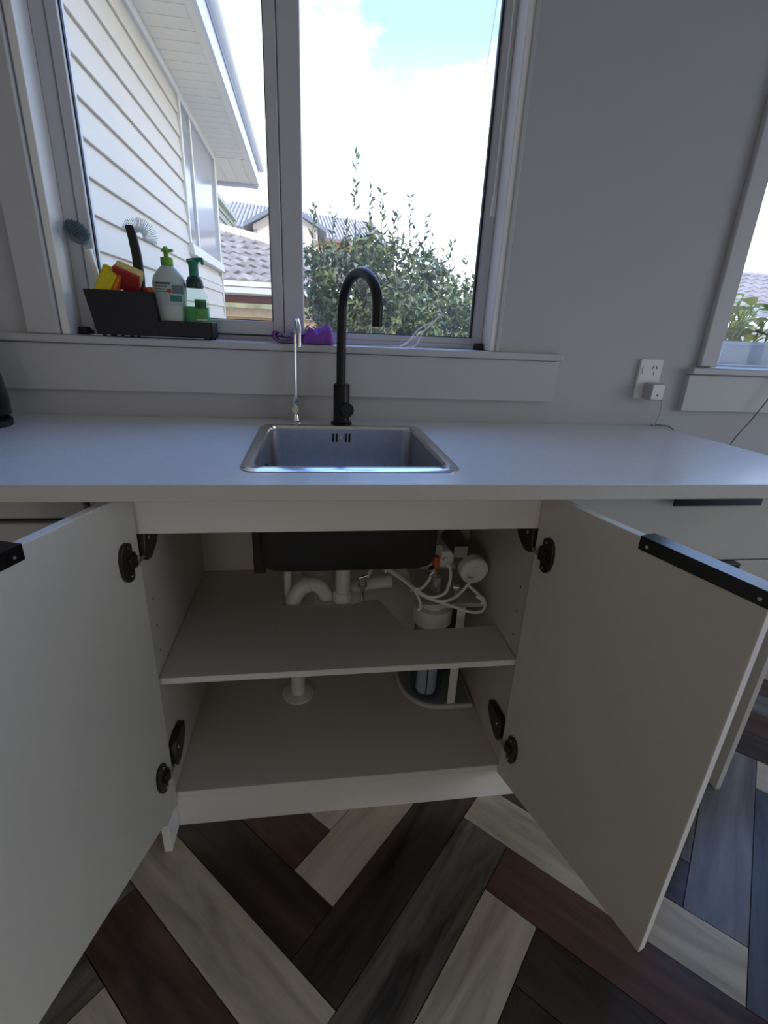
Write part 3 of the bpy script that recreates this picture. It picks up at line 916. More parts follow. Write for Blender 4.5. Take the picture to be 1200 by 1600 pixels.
    obj('tee_fitting', G().tube([(0.335, -0.28, 0.52), (0.352, -0.282, 0.518)], 0.009, 12).tube([(0.345, -0.28, 0.50), (0.345, -0.28, 0.52)], 0.008, 12), CHROME, w, smooth=True)
    obj('elbow_fitting', G().tube([(0.398, -0.30, 0.505), (0.415, -0.305, 0.495), (0.418, -0.307, 0.482)], 0.0075, 12), WPLAST, w, smooth=True)
    obj('elbow_fitting', G().tube([(0.385, -0.289, 0.546), (0.372, -0.295, 0.546)], 0.008, 12), WPLAST, w, smooth=True)
    T = [[(0.112, -0.198, 0.512), (0.122, -0.21, 0.545), (0.150, -0.225, 0.553), (0.20, -0.26, 0.535), (0.25, -0.295, 0.505), (0.32, -0.315, 0.485), (0.37, -0.325, 0.470), (0.405, -0.325, 0.467), (0.421, -0.312, 0.478), (0.414, -0.305, 0.497), (0.375, -0.29, 0.53)],
         [(0.15, -0.222, 0.556), (0.185, -0.245, 0.545), (0.225, -0.275, 0.520), (0.243, -0.29, 0.49), (0.246, -0.295, 0.468), (0.238, -0.296, 0.462)],
         [(0.205, -0.26, 0.530), (0.24, -0.285, 0.520), (0.262, -0.295, 0.55), (0.270, -0.293, 0.575)],
         [(0.215, -0.268, 0.526), (0.262, -0.300, 0.505), (0.305, -0.305, 0.515), (0.322, -0.292, 0.545), (0.322, -0.285, 0.577), (0.315, -0.277, 0.588)],
         [(0.225, -0.277, 0.520), (0.285, -0.31, 0.497), (0.335, -0.31, 0.506), (0.375, -0.298, 0.542)]]
    for p in T:
        obj('tube', G().tube(spline(p, 8), 0.0040, 8), WPLAST, w, smooth=True)
    for p in ((0.16, -0.231, 0.549), (0.225, -0.279, 0.516)):
        obj('cable_tie', G().lathe([(0.009, -0.002), (0.009, 0.002)], p, (0.7, -0.5, -0.4), 12), WPLAST, w)
water_filter()

# ================================================================== THINGS ON THE SILL AND BENCH
ZS = 1.1195
def caddy():
    c = empty('sink_caddy', (-0.43, 0.005, ZS), 'charcoal plastic sink caddy on the window sill', 'caddy')
    y0, y1 = -0.026, 0.050
    z0 = ZS + 0.005
    # tall open bin: four tapered walls and a floor
    xa, xb = -0.567, -0.419
    xa2, xb2 = -0.583, -0.430
    t = 0.003
    zt = 1.227
    def wall(b0, b1, t0, t1, n):
        n = Vector(n)
        return G().hexa([Vector((*b0, z0)), Vector((*b1, z0)), Vector((*b1, z0)) + n * t, Vector((*b0, z0)) + n * t],
                        [Vector((*t0, zt)), Vector((*t1, zt)), Vector((*t1, zt)) + n * t, Vector((*t0, zt)) + n * t])
    g = G()
    for q in (wall((xa, y0), (xb, y0), (xa2, y0 - 0.006), (xb2, y0 - 0.006), (0, 1, 0)), wall((xa, y1 - t), (xb, y1 - t), (xa2, y1 + 0.002 - t), (xb2, y1 + 0.002 - t), (0, 1, 0)),
              wall((xa, y0), (xa, y1), (xa2, y0 - 0.006), (xa2, y1), (1, 0, 0)), wall((xb, y0), (xb, y1), (xb2, y0 - 0.006), (xb2, y1), (1, 0, 0))):
        g.add(q.v, q.f)
    g.box(xa, xb, y0, y1, z0, z0 + t)
    obj('bin', g, CADDY, c, bevel=0.001)
    g = G()
    xe = -0.290
    g.box(xb - 0.004, xe, y0, y1, z0, z0 + t)
    g.box(xb, xe, y0, y0 + t, z0, z0 + 0.038)
    g.box(xb, xe, y1 - t, y1, z0, z0 + 0.038)
    g.box(xe - t, xe, y0, y1, z0, z0 + 0.038)
    obj('tray', g, CADDY, c, bevel=0.001)
    for x in (-0.555, -0.53, -0.49, -0.31, -0.298):
        for y in (y0 + 0.012, y1 - 0.012):
            obj('foot', G().lathe([(0.004, 0), (0.005, 0.0052)], (x, y, ZS), n=10), CADDY, c)
caddy()

def tools():
    zt = 1.227
    # round dish brush leaning to the left
    b = empty('dish_brush', (-0.545, 0.02, ZS + 0.012), 'dish brush with grey oval head and white handle leaning left', 'brush')
    wh = WPLAST
    gr = mat('slate_grey_plastic', (0.12, 0.16, 0.19), 0.5, var=0.05)
    p0, p1 = Vector((-0.545, 0.040, ZS + 0.014)), Vector((-0.579, 0.030, 1.318))
    obj('handle', G().tube([p0, p0.lerp(p1, 0.5), p0.lerp(p1, 0.85), p1], [0.005, 0.0055, 0.0065, 0.009], 12), wh, b, smooth=True)
    ax = Vector((0.55, -0.70, 0.5)).normalized()
    c = Vector((-0.597, 0.026, 1.355))
    q = ax.to_track_quat('Z', 'Y').to_matrix()
    rt = (Vector((0.80, 0.10, -0.70)) - ax * Vector((0.80, 0.10, -0.70)).dot(ax)).normalized()
    up = ax.cross(rt)
    M = Matrix((( rt.x, up.x, ax.x, c.x), (rt.y, up.y, ax.y, c.y), (rt.z, up.z, ax.z, c.z), (0, 0, 0, 1)))
    hd = obj('head', G(M).lathe([(0.024, -0.012), (0.030, -0.010), (0.031, 0.0), (0.029, 0.002)], n=24, sy=0.78), gr, b, smooth=True)
    g = G(M)
    rr = random.Random(2)
    for i in range(-6, 7):
        for j in range(-5, 6):
            x, y = i * 0.0042, j * 0.0042
            if (x / 0.027) ** 2 + (y / 0.021) ** 2 < 1:
                dx, dy = rr.uniform(-.001, .001), rr.uniform(-.001, .001)
                g.tube([(x, y, 0), (x * 1.08 + dx, y * 1.08 + dy, 0.010)], 0.0011, 4)
    obj('bristles', g, mat('blue_grey_bristle', (0.17, 0.22, 0.25), 0.6, var=0.1), hd, kind='stuff')
    # black brush with clear bristle fan
    k = empty('bottle_brush', (-0.465, 0.01, ZS + 0.012), 'black handled washing-up brush with pale fan of bristles', 'brush')
    # handle: flat curved blade
    L = [(-0.466, 1.135), (-0.464, 1.20), (-0.4615, 1.26), (-0.462, 1.31), (-0.4665, 1.35), (-0.471, 1.374)]
    wd = [0.008, 0.010, 0.0115, 0.011, 0.0105, 0.0095]
    pl = [(x - w_ , z) for (x, z), w_ in zip(L, wd)] + [(x + w_, z) for (x, z), w_ in reversed(list(zip(L, wd)))]
    obj('handle', G().prism([(x, z) for x, z in pl], 0.004, 0.016, axis=1), BLACKP, k, bevel=0.003)
    g = G()
    cen = Vector((-0.452, 0.012, 1.350))
    for ring, yy in ((0, 0.006), (1, 0.011), (2, 0.016)):
        for i in range(30):
            a = rad(-28 + i * 6.4 + ring * 2)
            dr = Vector((math.cos(a), 0, math.sin(a)))
            ln = 0.041 + rr.uniform(-.002, .002)
            g.tube([cen + dr * 0.010 + Vector((0, yy - 0.012, 0)), cen + dr * ln + Vector((0, yy - 0.012 + rr.uniform(-.003, .003), 0))], 0.0005, 4)
    obj('bristles', g, mat('clear_bristle', (0.85, 0.87, 0.88), 0.5, var=0.05), k, kind='stuff')
    # sponges
    yel = mat('yellow_sponge_foam', (0.72, 0.62, 0.03), 0.9, var=0.12, vscale=150, bump=0.6, bscale=300)
    ora = mat('orange_scourer', (0.75, 0.22, 0.02), 0.9, var=0.15, vscale=200, bump=0.5, bscale=400)
    red = mat('red_scourer', (0.42, 0.035, 0.03), 0.9, var=0.15, vscale=200, bump=0.5, bscale=400)
    def sponge(name, label, loc, rot, m1, m2, sz):
        e = empty(name, loc, label, 'sponge', 'sponges in the caddy')
        M = Matrix.Translation(loc) @ Matrix.Rotation(rad(rot[2]), 4, 'Z') @ Matrix.Rotation(rad(rot[1]), 4, 'Y') @ Matrix.Rotation(rad(rot[0]), 4, 'X')
        x, y, z = sz
        obj('foam', G(M).box(-x / 2, x / 2, -y / 2, y / 2, 0, z), m1, e, bevel=0.005, seg=3)
        obj('scourer', G(M).box(-x / 2, x / 2, -y / 2, y / 2, -0.009, -0.0002), m2, e, bevel=0.002)
    sponge('sponge', 'yellow sponge with an orange side in the caddy, leftmost', (-0.521, 0.002, 1.232), (0, -62, 4), yel, ora, (0.085, 0.045, 0.036))
    sponge('sponge', 'pale sponge with a red scouring side tilted beside the black brush', (-0.487, -0.004, 1.252), (-48, 22, 0), mat('pale_yellow_foam', (0.75, 0.60, 0.22), 0.9, var=0.1, vscale=150, bump=0.6, bscale=300), red, (0.062, 0.060, 0.022))
    sponge('sponge', 'folded orange sponge edge showing between brush and bottle', (-0.440, 0.022, 1.205), (0, 78, 0), ora, red, (0.07, 0.045, 0.010))
tools()

def bottles():
    zb = ZS + 0.009
    # dish liquid
    b = empty('dish_soap_bottle', (-0.397, 0.012, zb), 'pale grey-green soap bottle with lime green pump and red dot', 'bottle')
    body = mat('pale_green_bottle', (0.55, 0.64, 0.60), 0.35, var=0.03)
    lime = mat('lime_green_plastic', (0.16, 0.42, 0.02), 0.4, var=0.03)
    c = (-0.394, 0.014, zb)
    obj('body', G().lathe([(0.031, 0), (0.034, 0.003), (0.0355, 0.05), (0.0405, 0.105), (0.041, 0.122), (0.036, 0.138), (0.024, 0.153), (0.014, 0.162), (0.0125, 0.165)], c, n=32, sy=0.66), body, b, smooth=True)
    obj('collar', G().lathe([(0.0145, 0.163), (0.0150, 0.165), (0.0145, 0.180), (0.011, 0.181)], c, n=20), lime, b, smooth=True)
    obj('pump', G().lathe([(0.006, 0.180), (0.006, 0.192), (0.011, 0.1925), (0.0115, 0.197), (0.006, 0.202), (0.004, 0.205)], c, n=16).tube([(-0.394, 0.014, zb + 0.196), (-0.376, 0.006, zb + 0.196)], 0.0035, 8), lime, b, smooth=True)
    def curved(x0, x1, z0, z1, prof_r, cx=-0.394, cy=0.014, sy=0.66, off=0.0006):
        g = G()
        n = 10
        vs = []
        for i in range(n + 1):
            a0 = math.acos(max(-1, min(1, (x0 + (x1 - x0) * i / n - cx) / prof_r)))
            y = cy - math.sin(a0) * prof_r * sy - off
            vs += [(x0 + (x1 - x0) * i / n, y, z0), (x0 + (x1 - x0) * i / n, y, z1)]
        return g.add(vs, [(2 * i, 2 * i + 2, 2 * i + 3, 2 * i + 1) for i in range(n)])
    lg = mat('label_dark_green', (0.05, 0.10, 0.09), 0.5, var=0.05)
    lt = mat('label_teal', (0.03, 0.20, 0.16), 0.5, var=0.05)
    ls = mat('label_slate', (0.14, 0.18, 0.20), 0.5, var=0.05)
    lw = mat('label_pale', (0.45, 0.53, 0.50), 0.5, var=0.03)
    R = 0.0412
    bl = obj('label', curved(-0.424, -0.357, zb + 0.070, zb + 0.124, R), lw, b, label='faded printed label with a red dot')
    obj('label_band', curved(-0.424, -0.385, zb + 0.1185, zb + 0.123, R, off=0.001), lg, bl)
    obj('label_panel', curved(-0.382, -0.358, zb + 0.098, zb + 0.118, R, off=0.001), ls, bl)
    obj('label_panel', curved(-0.388, -0.362, zb + 0.080, zb + 0.094, R, off=0.001), lt, bl)
    rr = random.Random(5)
    for row, z in enumerate((0.1125, 0.106, 0.1005)):
        x = -0.421
        while x < -0.396:
            w_ = rr.uniform(0.003, 0.0065)
            obj('label_print', curved(x, x + w_, zb + z, zb + z + 0.0028, R, off=0.001), ls, bl)
            x += w_ + 0.0015
    obj('label_dot', G().lathe([(0.0050, 0), (0.0050, 0.0008)], (-0.3885, -0.0142, zb + 0.104), (0.05, -1, 0), 16), mat('label_red', (0.42, 0.05, 0.03), 0.5, var=0.05), bl)
    # foam pump bottle
    f = empty('foam_soap_bottle', (-0.331, 0.010, zb), 'clear foam soap bottle with dark green pump and green liquid', 'bottle')
    clear = glass_mat('clear_bottle_plastic', (0.86, 0.93, 0.90))
    liq = mat('green_liquid_soap', (0.10, 0.50, 0.16), 0.2, var=0.03)
    c = (-0.331, 0.010, zb)
    B = obj('body', G().lathe([(0.027, 0), (0.031, 0.003), (0.031, 0.075), (0.029, 0.095), (0.0225, 0.111), (0.0190, 0.116)], c, n=30, sy=0.8), clear, f, smooth=True)
    obj('liquid', G().lathe([(0.026, 0.002), (0.0295, 0.005), (0.0295, 0.070), (0.029, 0.0705)], c, n=28, sy=0.78), liq, f, smooth=True)
    dg = mat('dark_bottle_green', (0.006, 0.045, 0.035), 0.35, var=0.03)
    obj('collar', G().lathe([(0.0195, 0.114), (0.0205, 0.116), (0.0200, 0.130), (0.016, 0.139), (0.0115, 0.142)], c, n=24), dg, f, smooth=True)
    pg = mat('pump_green', (0.01, 0.22, 0.12), 0.35, var=0.03)
    obj('pump_stem', G().lathe([(0.0112, 0.140), (0.0118, 0.168), (0.013, 0.172), (0.0135, 0.176), (0.010, 0.178)], c, n=20), pg, f, smooth=True)
    obj('nozzle', G().tube([(-0.344, 0.012, zb + 0.175), (-0.322, 0.006, zb + 0.178), (-0.308, 0.002, zb + 0.180), (-0.306, 0.001, zb + 0.168)], [0.006, 0.0065, 0.005, 0.004], 10), pg, f, smooth=True)
    R2 = 0.0314
    def cv(x0, x1, z0, z1, off):
        return curved(x0, x1, zb + z0, zb + z1, R2, -0.331, 0.010, 0.8, off)
    L = obj('label', cv(-0.330, -0.304, 0.014, 0.088, 0.0006), mat('label_leaf_green', (0.10, 0.30, 0.06), 0.5, var=0.35, vscale=120), f, label='green printed label with leaf pattern')
    obj('label_band', cv(-0.330, -0.304, 0.066, 0.084, 0.001), mat('label_deep_green', (0.01, 0.10, 0.05), 0.5, var=0.3, vscale=150), L)
    obj('label_strip', cv(-0.329, -0.304, 0.038, 0.042, 0.001), lw, L)
    obj('label_dot', G().lathe([(0.0075, 0), (0.0075, 0.0008)], (-0.321, -0.0145, zb + 0.024), (0.3, -1, 0), 16), mat('label_lime', (0.35, 0.42, 0.08), 0.5, var=0.1), L)
bottles()

def cloth():
    pur = mat('purple_microfibre', (0.30, 0.10, 0.52), 0.95, var=0.15, vscale=120, bump=0.6, bscale=500)
    # crumpled cloth: displaced strip with a rolled left end
    rr = random.Random(11)
    g = G()
    nx, ny = 40, 22
    x0, x1, y0, y1 = -0.062, 0.013, -0.028, 0.040
    pts = []
    def hgt(u, v):
        h = 0.024 + 0.018 * u + 0.005 * math.sin(6 * u + 5 * v) + 0.004 * math.sin(13 * u - 9 * v) - 0.005 * math.exp(-((u - 0.45 - 0.3 * v) / 0.10) ** 2)
        edge = min(u, 1 - u, v, 1 - v) * 9
        return ZS + 0.0015 + max(0.0, h) * min(1, max(0.0, edge)) ** 0.55
    for i in range(nx + 1):
        for j in range(ny + 1):
            u, v = i / nx, j / ny
            pts.append((x0 + (x1 - x0) * u + 0.004 * math.sin(v * 9), y0 + (y1 - y0) * v + 0.003 * math.sin(u * 11), hgt(u, v)))
    fs = [(i * (ny + 1) + j, (i + 1) * (ny + 1) + j, (i + 1) * (ny + 1) + j + 1, i * (ny + 1) + j + 1) for i in range(nx) for j in range(ny)]
    g.add(pts, fs)
    c = empty('cleaning_cloth', (-0.06, 0.005, ZS), 'crumpled purple microfibre cloth with dark hem on the sill', 'cloth')
    o = obj('crumpled_cloth', g, pur, c, smooth=True)
    s = o.modifiers.new('solid', 'SOLIDIFY')
    s.thickness = 0.003
    s.offset = 1
    # rolled hem lying to the left: ribbon following an S profile, extruded in depth
    prof = [(-0.066, 0.003), (-0.09, 0.004), (-0.118, 0.003), (-0.133, 0.010), (-0.137, 0.020), (-0.130, 0.029), (-0.118, 0.024), (-0.108, 0.017), (-0.098, 0.020), (-0.090, 0.029), (-0.076, 0.030), (-0.066, 0.024), (-0.055, 0.028)]
    sp = spline([(x, 0, z) for x, z in prof], 5)
    vs, fs = [], []
    for p in sp:
        for j in range(7):
            v = j / 6
            vs.append((p.x + 0.004 * math.sin(v * 4 + p.x * 60), -0.026 + 0.058 * v, ZS + 0.001 + p.z * (1 - 0.15 * v)))
    for i in range(len(sp) - 1):
        for j in range(6):
            fs.append((i * 7 + j, (i + 1) * 7 + j, (i + 1) * 7 + j + 1, i * 7 + j + 1))
    o = obj('folded_end', G().add(vs, fs), pur, c, smooth=True)
    s = o.modifiers.new('solid', 'SOLIDIFY')
    s.thickness = 0.0035
    s.offset = 0
    obj('hem', G().tube([(p.x + 0.002, -0.0275, ZS + 0.001 + p.z) for p in sp], 0.0022, 6), mat('pale_lilac_hem', (0.30, 0.24, 0.40), 0.9, var=0.1), c, smooth=True)
cloth()

def small_stuff():
    # thin white cords on the sill at the right pane
    e = empty('white_cord', (0.25, 0.03, ZS), 'thin white cord in loops on the sill by the right pane', 'cord')
    A = [[(0.12, 0.00, ZS + 0.002), (0.20, 0.02, ZS + 0.004), (0.25, 0.04, ZS + 0.028), (0.30, 0.058, ZS + 0.062), (0.33, 0.066, ZS + 0.098)],
         [(0.20, 0.0, ZS + 0.002), (0.225, 0.02, ZS + 0.012), (0.262, 0.045, ZS + 0.050), (0.305, 0.058, ZS + 0.072), (0.335, 0.066, ZS + 0.093)],
         [(0.22, -0.005, ZS + 0.002), (0.25, 0.015, ZS + 0.008), (0.272, 0.04, ZS + 0.040), (0.30, 0.056, ZS + 0.066)]]
    for p in A:
        obj('strand', G().tube(spline(p, 8), 0.0016, 6), WPLAST, e, smooth=True)
    # blind cord with tassel
    b = empty('blind_cord', (0.432, 0.03, 1.40), 'thin white blind cord and tassel hanging at the right window jamb', 'cord')
    obj('cord', G().tube([(0.434, 0.030, 2.24), (0.435, 0.030, 1.70), (0.4365, 0.030, 1.505)], 0.0022, 8), WPLAST, b, smooth=True)
    obj('tassel', G().lathe([(0.003, 0.050), (0.0045, 0.042), (0.0062, 0.006), (0.0062, 0), (0.005, -0.001)], (0.4368, 0.030, 1.458), n=14), WPLAST, b, smooth=True)
    # power point
    o = empty('power_outlet', (0.967, -0.004, 1.00), 'white double power point on the wall beside the right window', 'power outlet')
    obj('plate', G().prism(rrect(0.930, 1.003, 1.000, 1.116, 0.005, 4), -0.010, -0.0006, axis=1), WPLAST, o, bevel=0.002)
    dk = mat('socket_shadow', (0.05, 0.05, 0.05), 0.6, var=0.05)
    for zc in (1.086, 1.030):
        s = obj('switch', G().prism(rrect(0.938, 0.950, zc - 0.012, zc + 0.010, 0.004, 4), -0.0125, -0.0098, axis=1), WPLAST, o, bevel=0.001)
        for x, z, a in ((0.972, zc + 0.006, 25), (0.984, zc + 0.006, -25), (0.978, zc - 0.010, 0)):
            M = Matrix.Translation((x, -0.0103, z)) @ Matrix.Rotation(rad(a), 4, 'Y')
            obj('socket_slot', G(M).box(-0.0011, 0.0011, -0.0006, 0.0006, -0.0045, 0.0045), dk, o)
    # plug pack
    p = empty('plug_adapter', (0.985, -0.03, 1.00), 'grey-white plug adapter in the lower socket with thin cord', 'charger')
    obj('adapter_body', G().prism(rrect(0.955, 1.000, 1.000, 1.050, 0.006, 4), -0.048, -0.0115, axis=1), GPLAST, p, bevel=0.004)
    obj('adapter_face', G().prism(rrect(0.9585, 0.9965, 1.0035, 1.0465, 0.005, 4), -0.0505, -0.0482, axis=1), WPLAST, p, bevel=0.001)
    obj('port', G().lathe([(0.0028, 0), (0.0028, 0.0005)], (0.977, -0.0506, 1.016), (0, -1, 0), 10), BLACKP, p)
    obj('cord', G().tube(spline([(0.998, -0.035, 1.020), (1.007, -0.034, 1.005), (1.014, -0.032, 0.975), (1.014, -0.03, 0.95), (1.008, -0.028, 0.925), (1.002, -0.03, 0.9195)], 8), 0.0017, 8), GPLAST, p, smooth=True)
    c = empty('loose_cord', (1.08, -0.03, 0.80), 'grey cord curving down behind the right end of the bench', 'cord')
    obj('cord', G().tube(spline([(1.010, -0.012, 0.9200), (1.045, -0.012, 0.921), (1.075, -0.014, 0.915), (1.098, -0.016, 0.895), (1.105, -0.016, 0.86), (1.105, -0.014, 0.78)], 8), 0.0018, 8), mat('dark_grey_cord', (0.12, 0.12, 0.13), 0.5, var=0.05), c, smooth=True)
    c = empty('hanging_cord', (1.36, -0.04, 0.6), 'thin grey cord hanging from the sill of the right window', 'cord')
    obj('cord', G().tube(spline([(1.395, 0.02, 1.108), (1.392, -0.02, 1.102), (1.388, -0.038, 1.092), (1.372, -0.040, 1.03), (1.33, -0.040, 0.95), (1.285, -0.034, 0.86), (1.27, -0.03, 0.70)], 8), 0.0018, 8), MATS['dark_grey_cord'], c, smooth=True)
    # black kettle at the far left of the bench
    k = empty('kettle', (-0.875, -0.16, ZB), 'black electric kettle at the left end of the bench', 'kettle')
    c0 = (-0.826, -0.16, ZB)
    obj('kettle_base', G().lathe([(0.085, 0), (0.085, 0.014), (0.07, 0.020)], c0, n=36), BLACKP, k, smooth=True)
    obj('kettle_body', G().lathe([(0.080, 0.021), (0.086, 0.026), (0.0865, 0.06), (0.082, 0.11), (0.072, 0.16), (0.060, 0.195), (0.045, 0.205), (0.010, 0.210), (0.009, 0.222), (0.001, 0.224)], c0, n=40), mat('gloss_black', (0.008, 0.008, 0.009), 0.25, var=0.05), k, smooth=True)
    obj('kettle_handle', G().tube(spline([(-0.882, -0.16, ZB + 0.18), (-0.937, -0.16, ZB + 0.17), (-0.952, -0.16, ZB + 0.11), (-0.90, -0.16, ZB + 0.05)], 8), 0.011, 12), BLACKP, k, smooth=True)
    obj('kettle_spout', G().tube([(-0.822, -0.21, ZB + 0.165), (-0.828, -0.235, ZB + 0.185)], [0.022, 0.012], 10), BLACKP, k, smooth=True)
small_stuff()

# ================================================================== OUTSIDE
GZ = -0.45
def ground():
    box('ground', -30, 30, 0.16, 60, GZ - 0.3, GZ, mat('pale_garden_paving', (0.50, 0.46, 0.39), 0.95, var=0.2, vscale=1.5), label='garden ground outside the windows', cat='ground', **STR)
    g = G()
    g.box(3.36, 30, -30, 0.16, GZ - 0.3, GZ)
    g.box(-30, -1.91, -30, 0.16, GZ - 0.3, GZ)
    g.box(-1.91, 3.36, -30, -3.86, GZ - 0.3, GZ)
    obj('terrain', g, mat('pale_paving', (0.35, 0.34, 0.32), 0.9, var=0.15, vscale=1), label='paved ground round the other sides of the house', cat='ground', **STR)
ground()

def wing():
    """weatherboarded wing running away from the window on the left"""
    w = empty('house_wing', (-1.112, 1.6, GZ), 'white weatherboard house wing with deep eave outside the left pane', 'house')
    wb = mat('white_weatherboard_paint', (0.565, 0.505, 0.415), 0.5, var=0.02, vscale=2)
    cr = mat('cream_trim_paint', (0.66, 0.62, 0.54), 0.5, var=0.02, vscale=2)
    sf = mat('soffit_paint', (0.86, 0.76, 0.60), 0.6, var=0.03, vscale=2)
    fa = mat('fascia_paint', (0.72, 0.71, 0.70), 0.4, var=0.01)
    R = Matrix.Translation((-1.112, 1.6, 0)) @ Matrix.Rotation(rad(0.9), 4, 'Z')
    def L(**k):
        return G(R)
    y0, y1 = -1.42, 4.05            # local: along the wall
    zs = 2.93
    wx0, wx1, wz0, wz1 = 2.22, 3.90, 1.80, 2.86      # window opening along local y and z
    obj('wall_core', G(R).box(-3.0, -0.025, y0, y1, GZ, zs + 0.02), wb, w)
    # bevel-back weatherboards, 160 mm cover
    z = 2.423 + 0.16 * 3
    lines = []
    while z > GZ:
        z -= 0.16
        lines.append(z)
    def board(ya, yb, z, h=0.16):
        prof = [(-0.024, z + h + 0.012), (-0.012, z + h + 0.010), (-0.006, z + h - 0.002), (0.011, z + 0.003), (0.009, z), (-0.014, z), (-0.024, z + 0.006)]
        vs = [(x, ya, zz) for x, zz in prof] + [(x, yb, zz) for x, zz in prof]
        n = len(prof)
        fs = [tuple(range(n)), tuple(range(2 * n - 1, n - 1, -1))] + [(i, i + n, (i + 1) % n + n, (i + 1) % n) for i in range(n)]
        return G(R).add(vs, fs)
    for z in lines:
        h = min(0.16, zs - 0.03 - z)
        if z + 0.16 <= wz0 - 0.10 or z >= wz1 + 0.05:
            obj('weatherboard', board(y0, y1 - 0.06, z, h), wb, w)
        else:
            obj('weatherboard', board(y0, wx0 - 0.045, z, h), wb, w)
    obj('weatherboard', board(wx0 - 0.045, y1 - 0.06, wz0 - 0.26, 0.10), wb, w)
    obj('scotia_bead', G(R).box(-0.02, 0.03, y0, wx0 - 0.03, zs - 0.055, zs), cr, w, bevel=0.01)
    obj('corner_board', G(R).box(-0.03, 0.014, y1 - 0.07, y1 + 0.012, GZ, zs), wb, w, bevel=0.003)
    # window of the wing
    wn = obj('window_frame', G(R).box(-0.02, 0.022, wx0 - 0.045, wx0 + 0.01, wz0 - 0.06, wz1 + 0.06).box(-0.02, 0.022, wx1 - 0.005, wx1 + 0.075, wz0 - 0.06, wz1 + 0.06)
             .box(-0.02, 0.022, wx0, wx1, wz1, wz1 + 0.07).box(-0.02, 0.012, 2.62, 2.68, wz0, wz1), cr, w, bevel=0.003, label='cream window frame in the weatherboard wall')
    obj('window_sill', G(R).hexa([(-0.02, wx0 - 0.05, wz0 - 0.10), (0.05, wx0 - 0.05, wz0 - 0.10), (0.05, wx1 + 0.08, wz0 - 0.10), (-0.02, wx1 + 0.08, wz0 - 0.10)],
                                 [(-0.02, wx0 - 0.05, wz0 + 0.01), (0.04, wx0 - 0.05, wz0 - 0.01), (0.04, wx1 + 0.08, wz0 - 0.01), (-0.02, wx1 + 0.08, wz0 + 0.01)]), cr, w, bevel=0.003)
    pg = mat('reflecting_window_pane', (0.34, 0.35, 0.36), 0.12, spec=0.8, var=0.03)
    obj('pane', G(R).box(-0.024, -0.004, wx0 + 0.01, 2.62, wz0, wz1), mat('dim_window_pane', (0.25, 0.27, 0.28), 0.1, spec=0.8, var=0.2, vscale=6), wn)
    obj('pane', G(R).box(-0.024, -0.004, 2.68, wx1 - 0.005, wz0, wz1), pg, wn)
    # soffit boards across the eave, then the return at the far end
    ex = 0.40
    ye = y1 + 1.25
    y = y0
    while y < y1:
        b = min(y + 0.148, y1)
        obj('soffit_board', G(R).box(0.0, ex - 0.055, y + 0.003, b, zs, zs + 0.012), sf, w)
        y += 0.15
    obj('soffit_margin', G(R).box(ex - 0.054, ex, y0, ye, zs - 0.006, zs + 0.012), sf, w)
    x = -1.2
    while x < ex - 0.06:
        obj('soffit_board', G(R).box(x + 0.003, min(x + 0.15, ex - 0.055), y1 + 0.014, ye - 0.14, zs, zs + 0.012), sf, w)
        x += 0.15
    obj('end_fascia', G(R).box(-3.0, ex, ye - 0.14, ye, zs - 0.03, zs + 0.14), mat('lilac_grey_paint', (0.55, 0.53, 0.58), 0.5, var=0.02), w)
    obj('eave_board', G(R).box(ex, ex + 0.02, y0, ye, zs - 0.008, zs + 0.15), fa, w)
    obj('roof_edge_flashing', G(R).box(ex + 0.004, ex + 0.026, y0, ye - 0.02, zs + 0.15, zs + 0.163), mat('dark_flashing', (0.16, 0.18, 0.25), 0.5, var=0.05), w)
    # gutter
    g = G(R)
    pts = []
    for i in range(9):
        a = rad(180 + 180 * i / 8)
        pts.append((ex + 0.055 + 0.045 * math.cos(a), zs + 0.215 + 0.05 * math.sin(a)))
    vs = [(x, y0, z) for x, z in pts] + [(x, ye - 0.02, z) for x, z in pts]
    g.add(vs, [(i, i + 1, i + 10, i + 9) for i in range(8)])
    o = obj('gutter', g, fa, w, smooth=True)
    s = o.modifiers.new('solid', 'SOLIDIFY'); s.thickness = 0.003
    obj('roof_slab', G(R).hexa([(-3.0, y0, zs + 0.02), (ex, y0, zs + 0.02), (ex, ye, zs + 0.02), (-3.0, ye, zs + 0.02)],
                               [(-3.0, y0, zs + 1.5), (ex, y0, zs + 0.16), (ex, ye, zs + 0.16), (-3.0, ye, zs + 1.5)]), mat('grey_roofing', (0.25, 0.25, 0.26), 0.7, var=0.1), w)
wing()

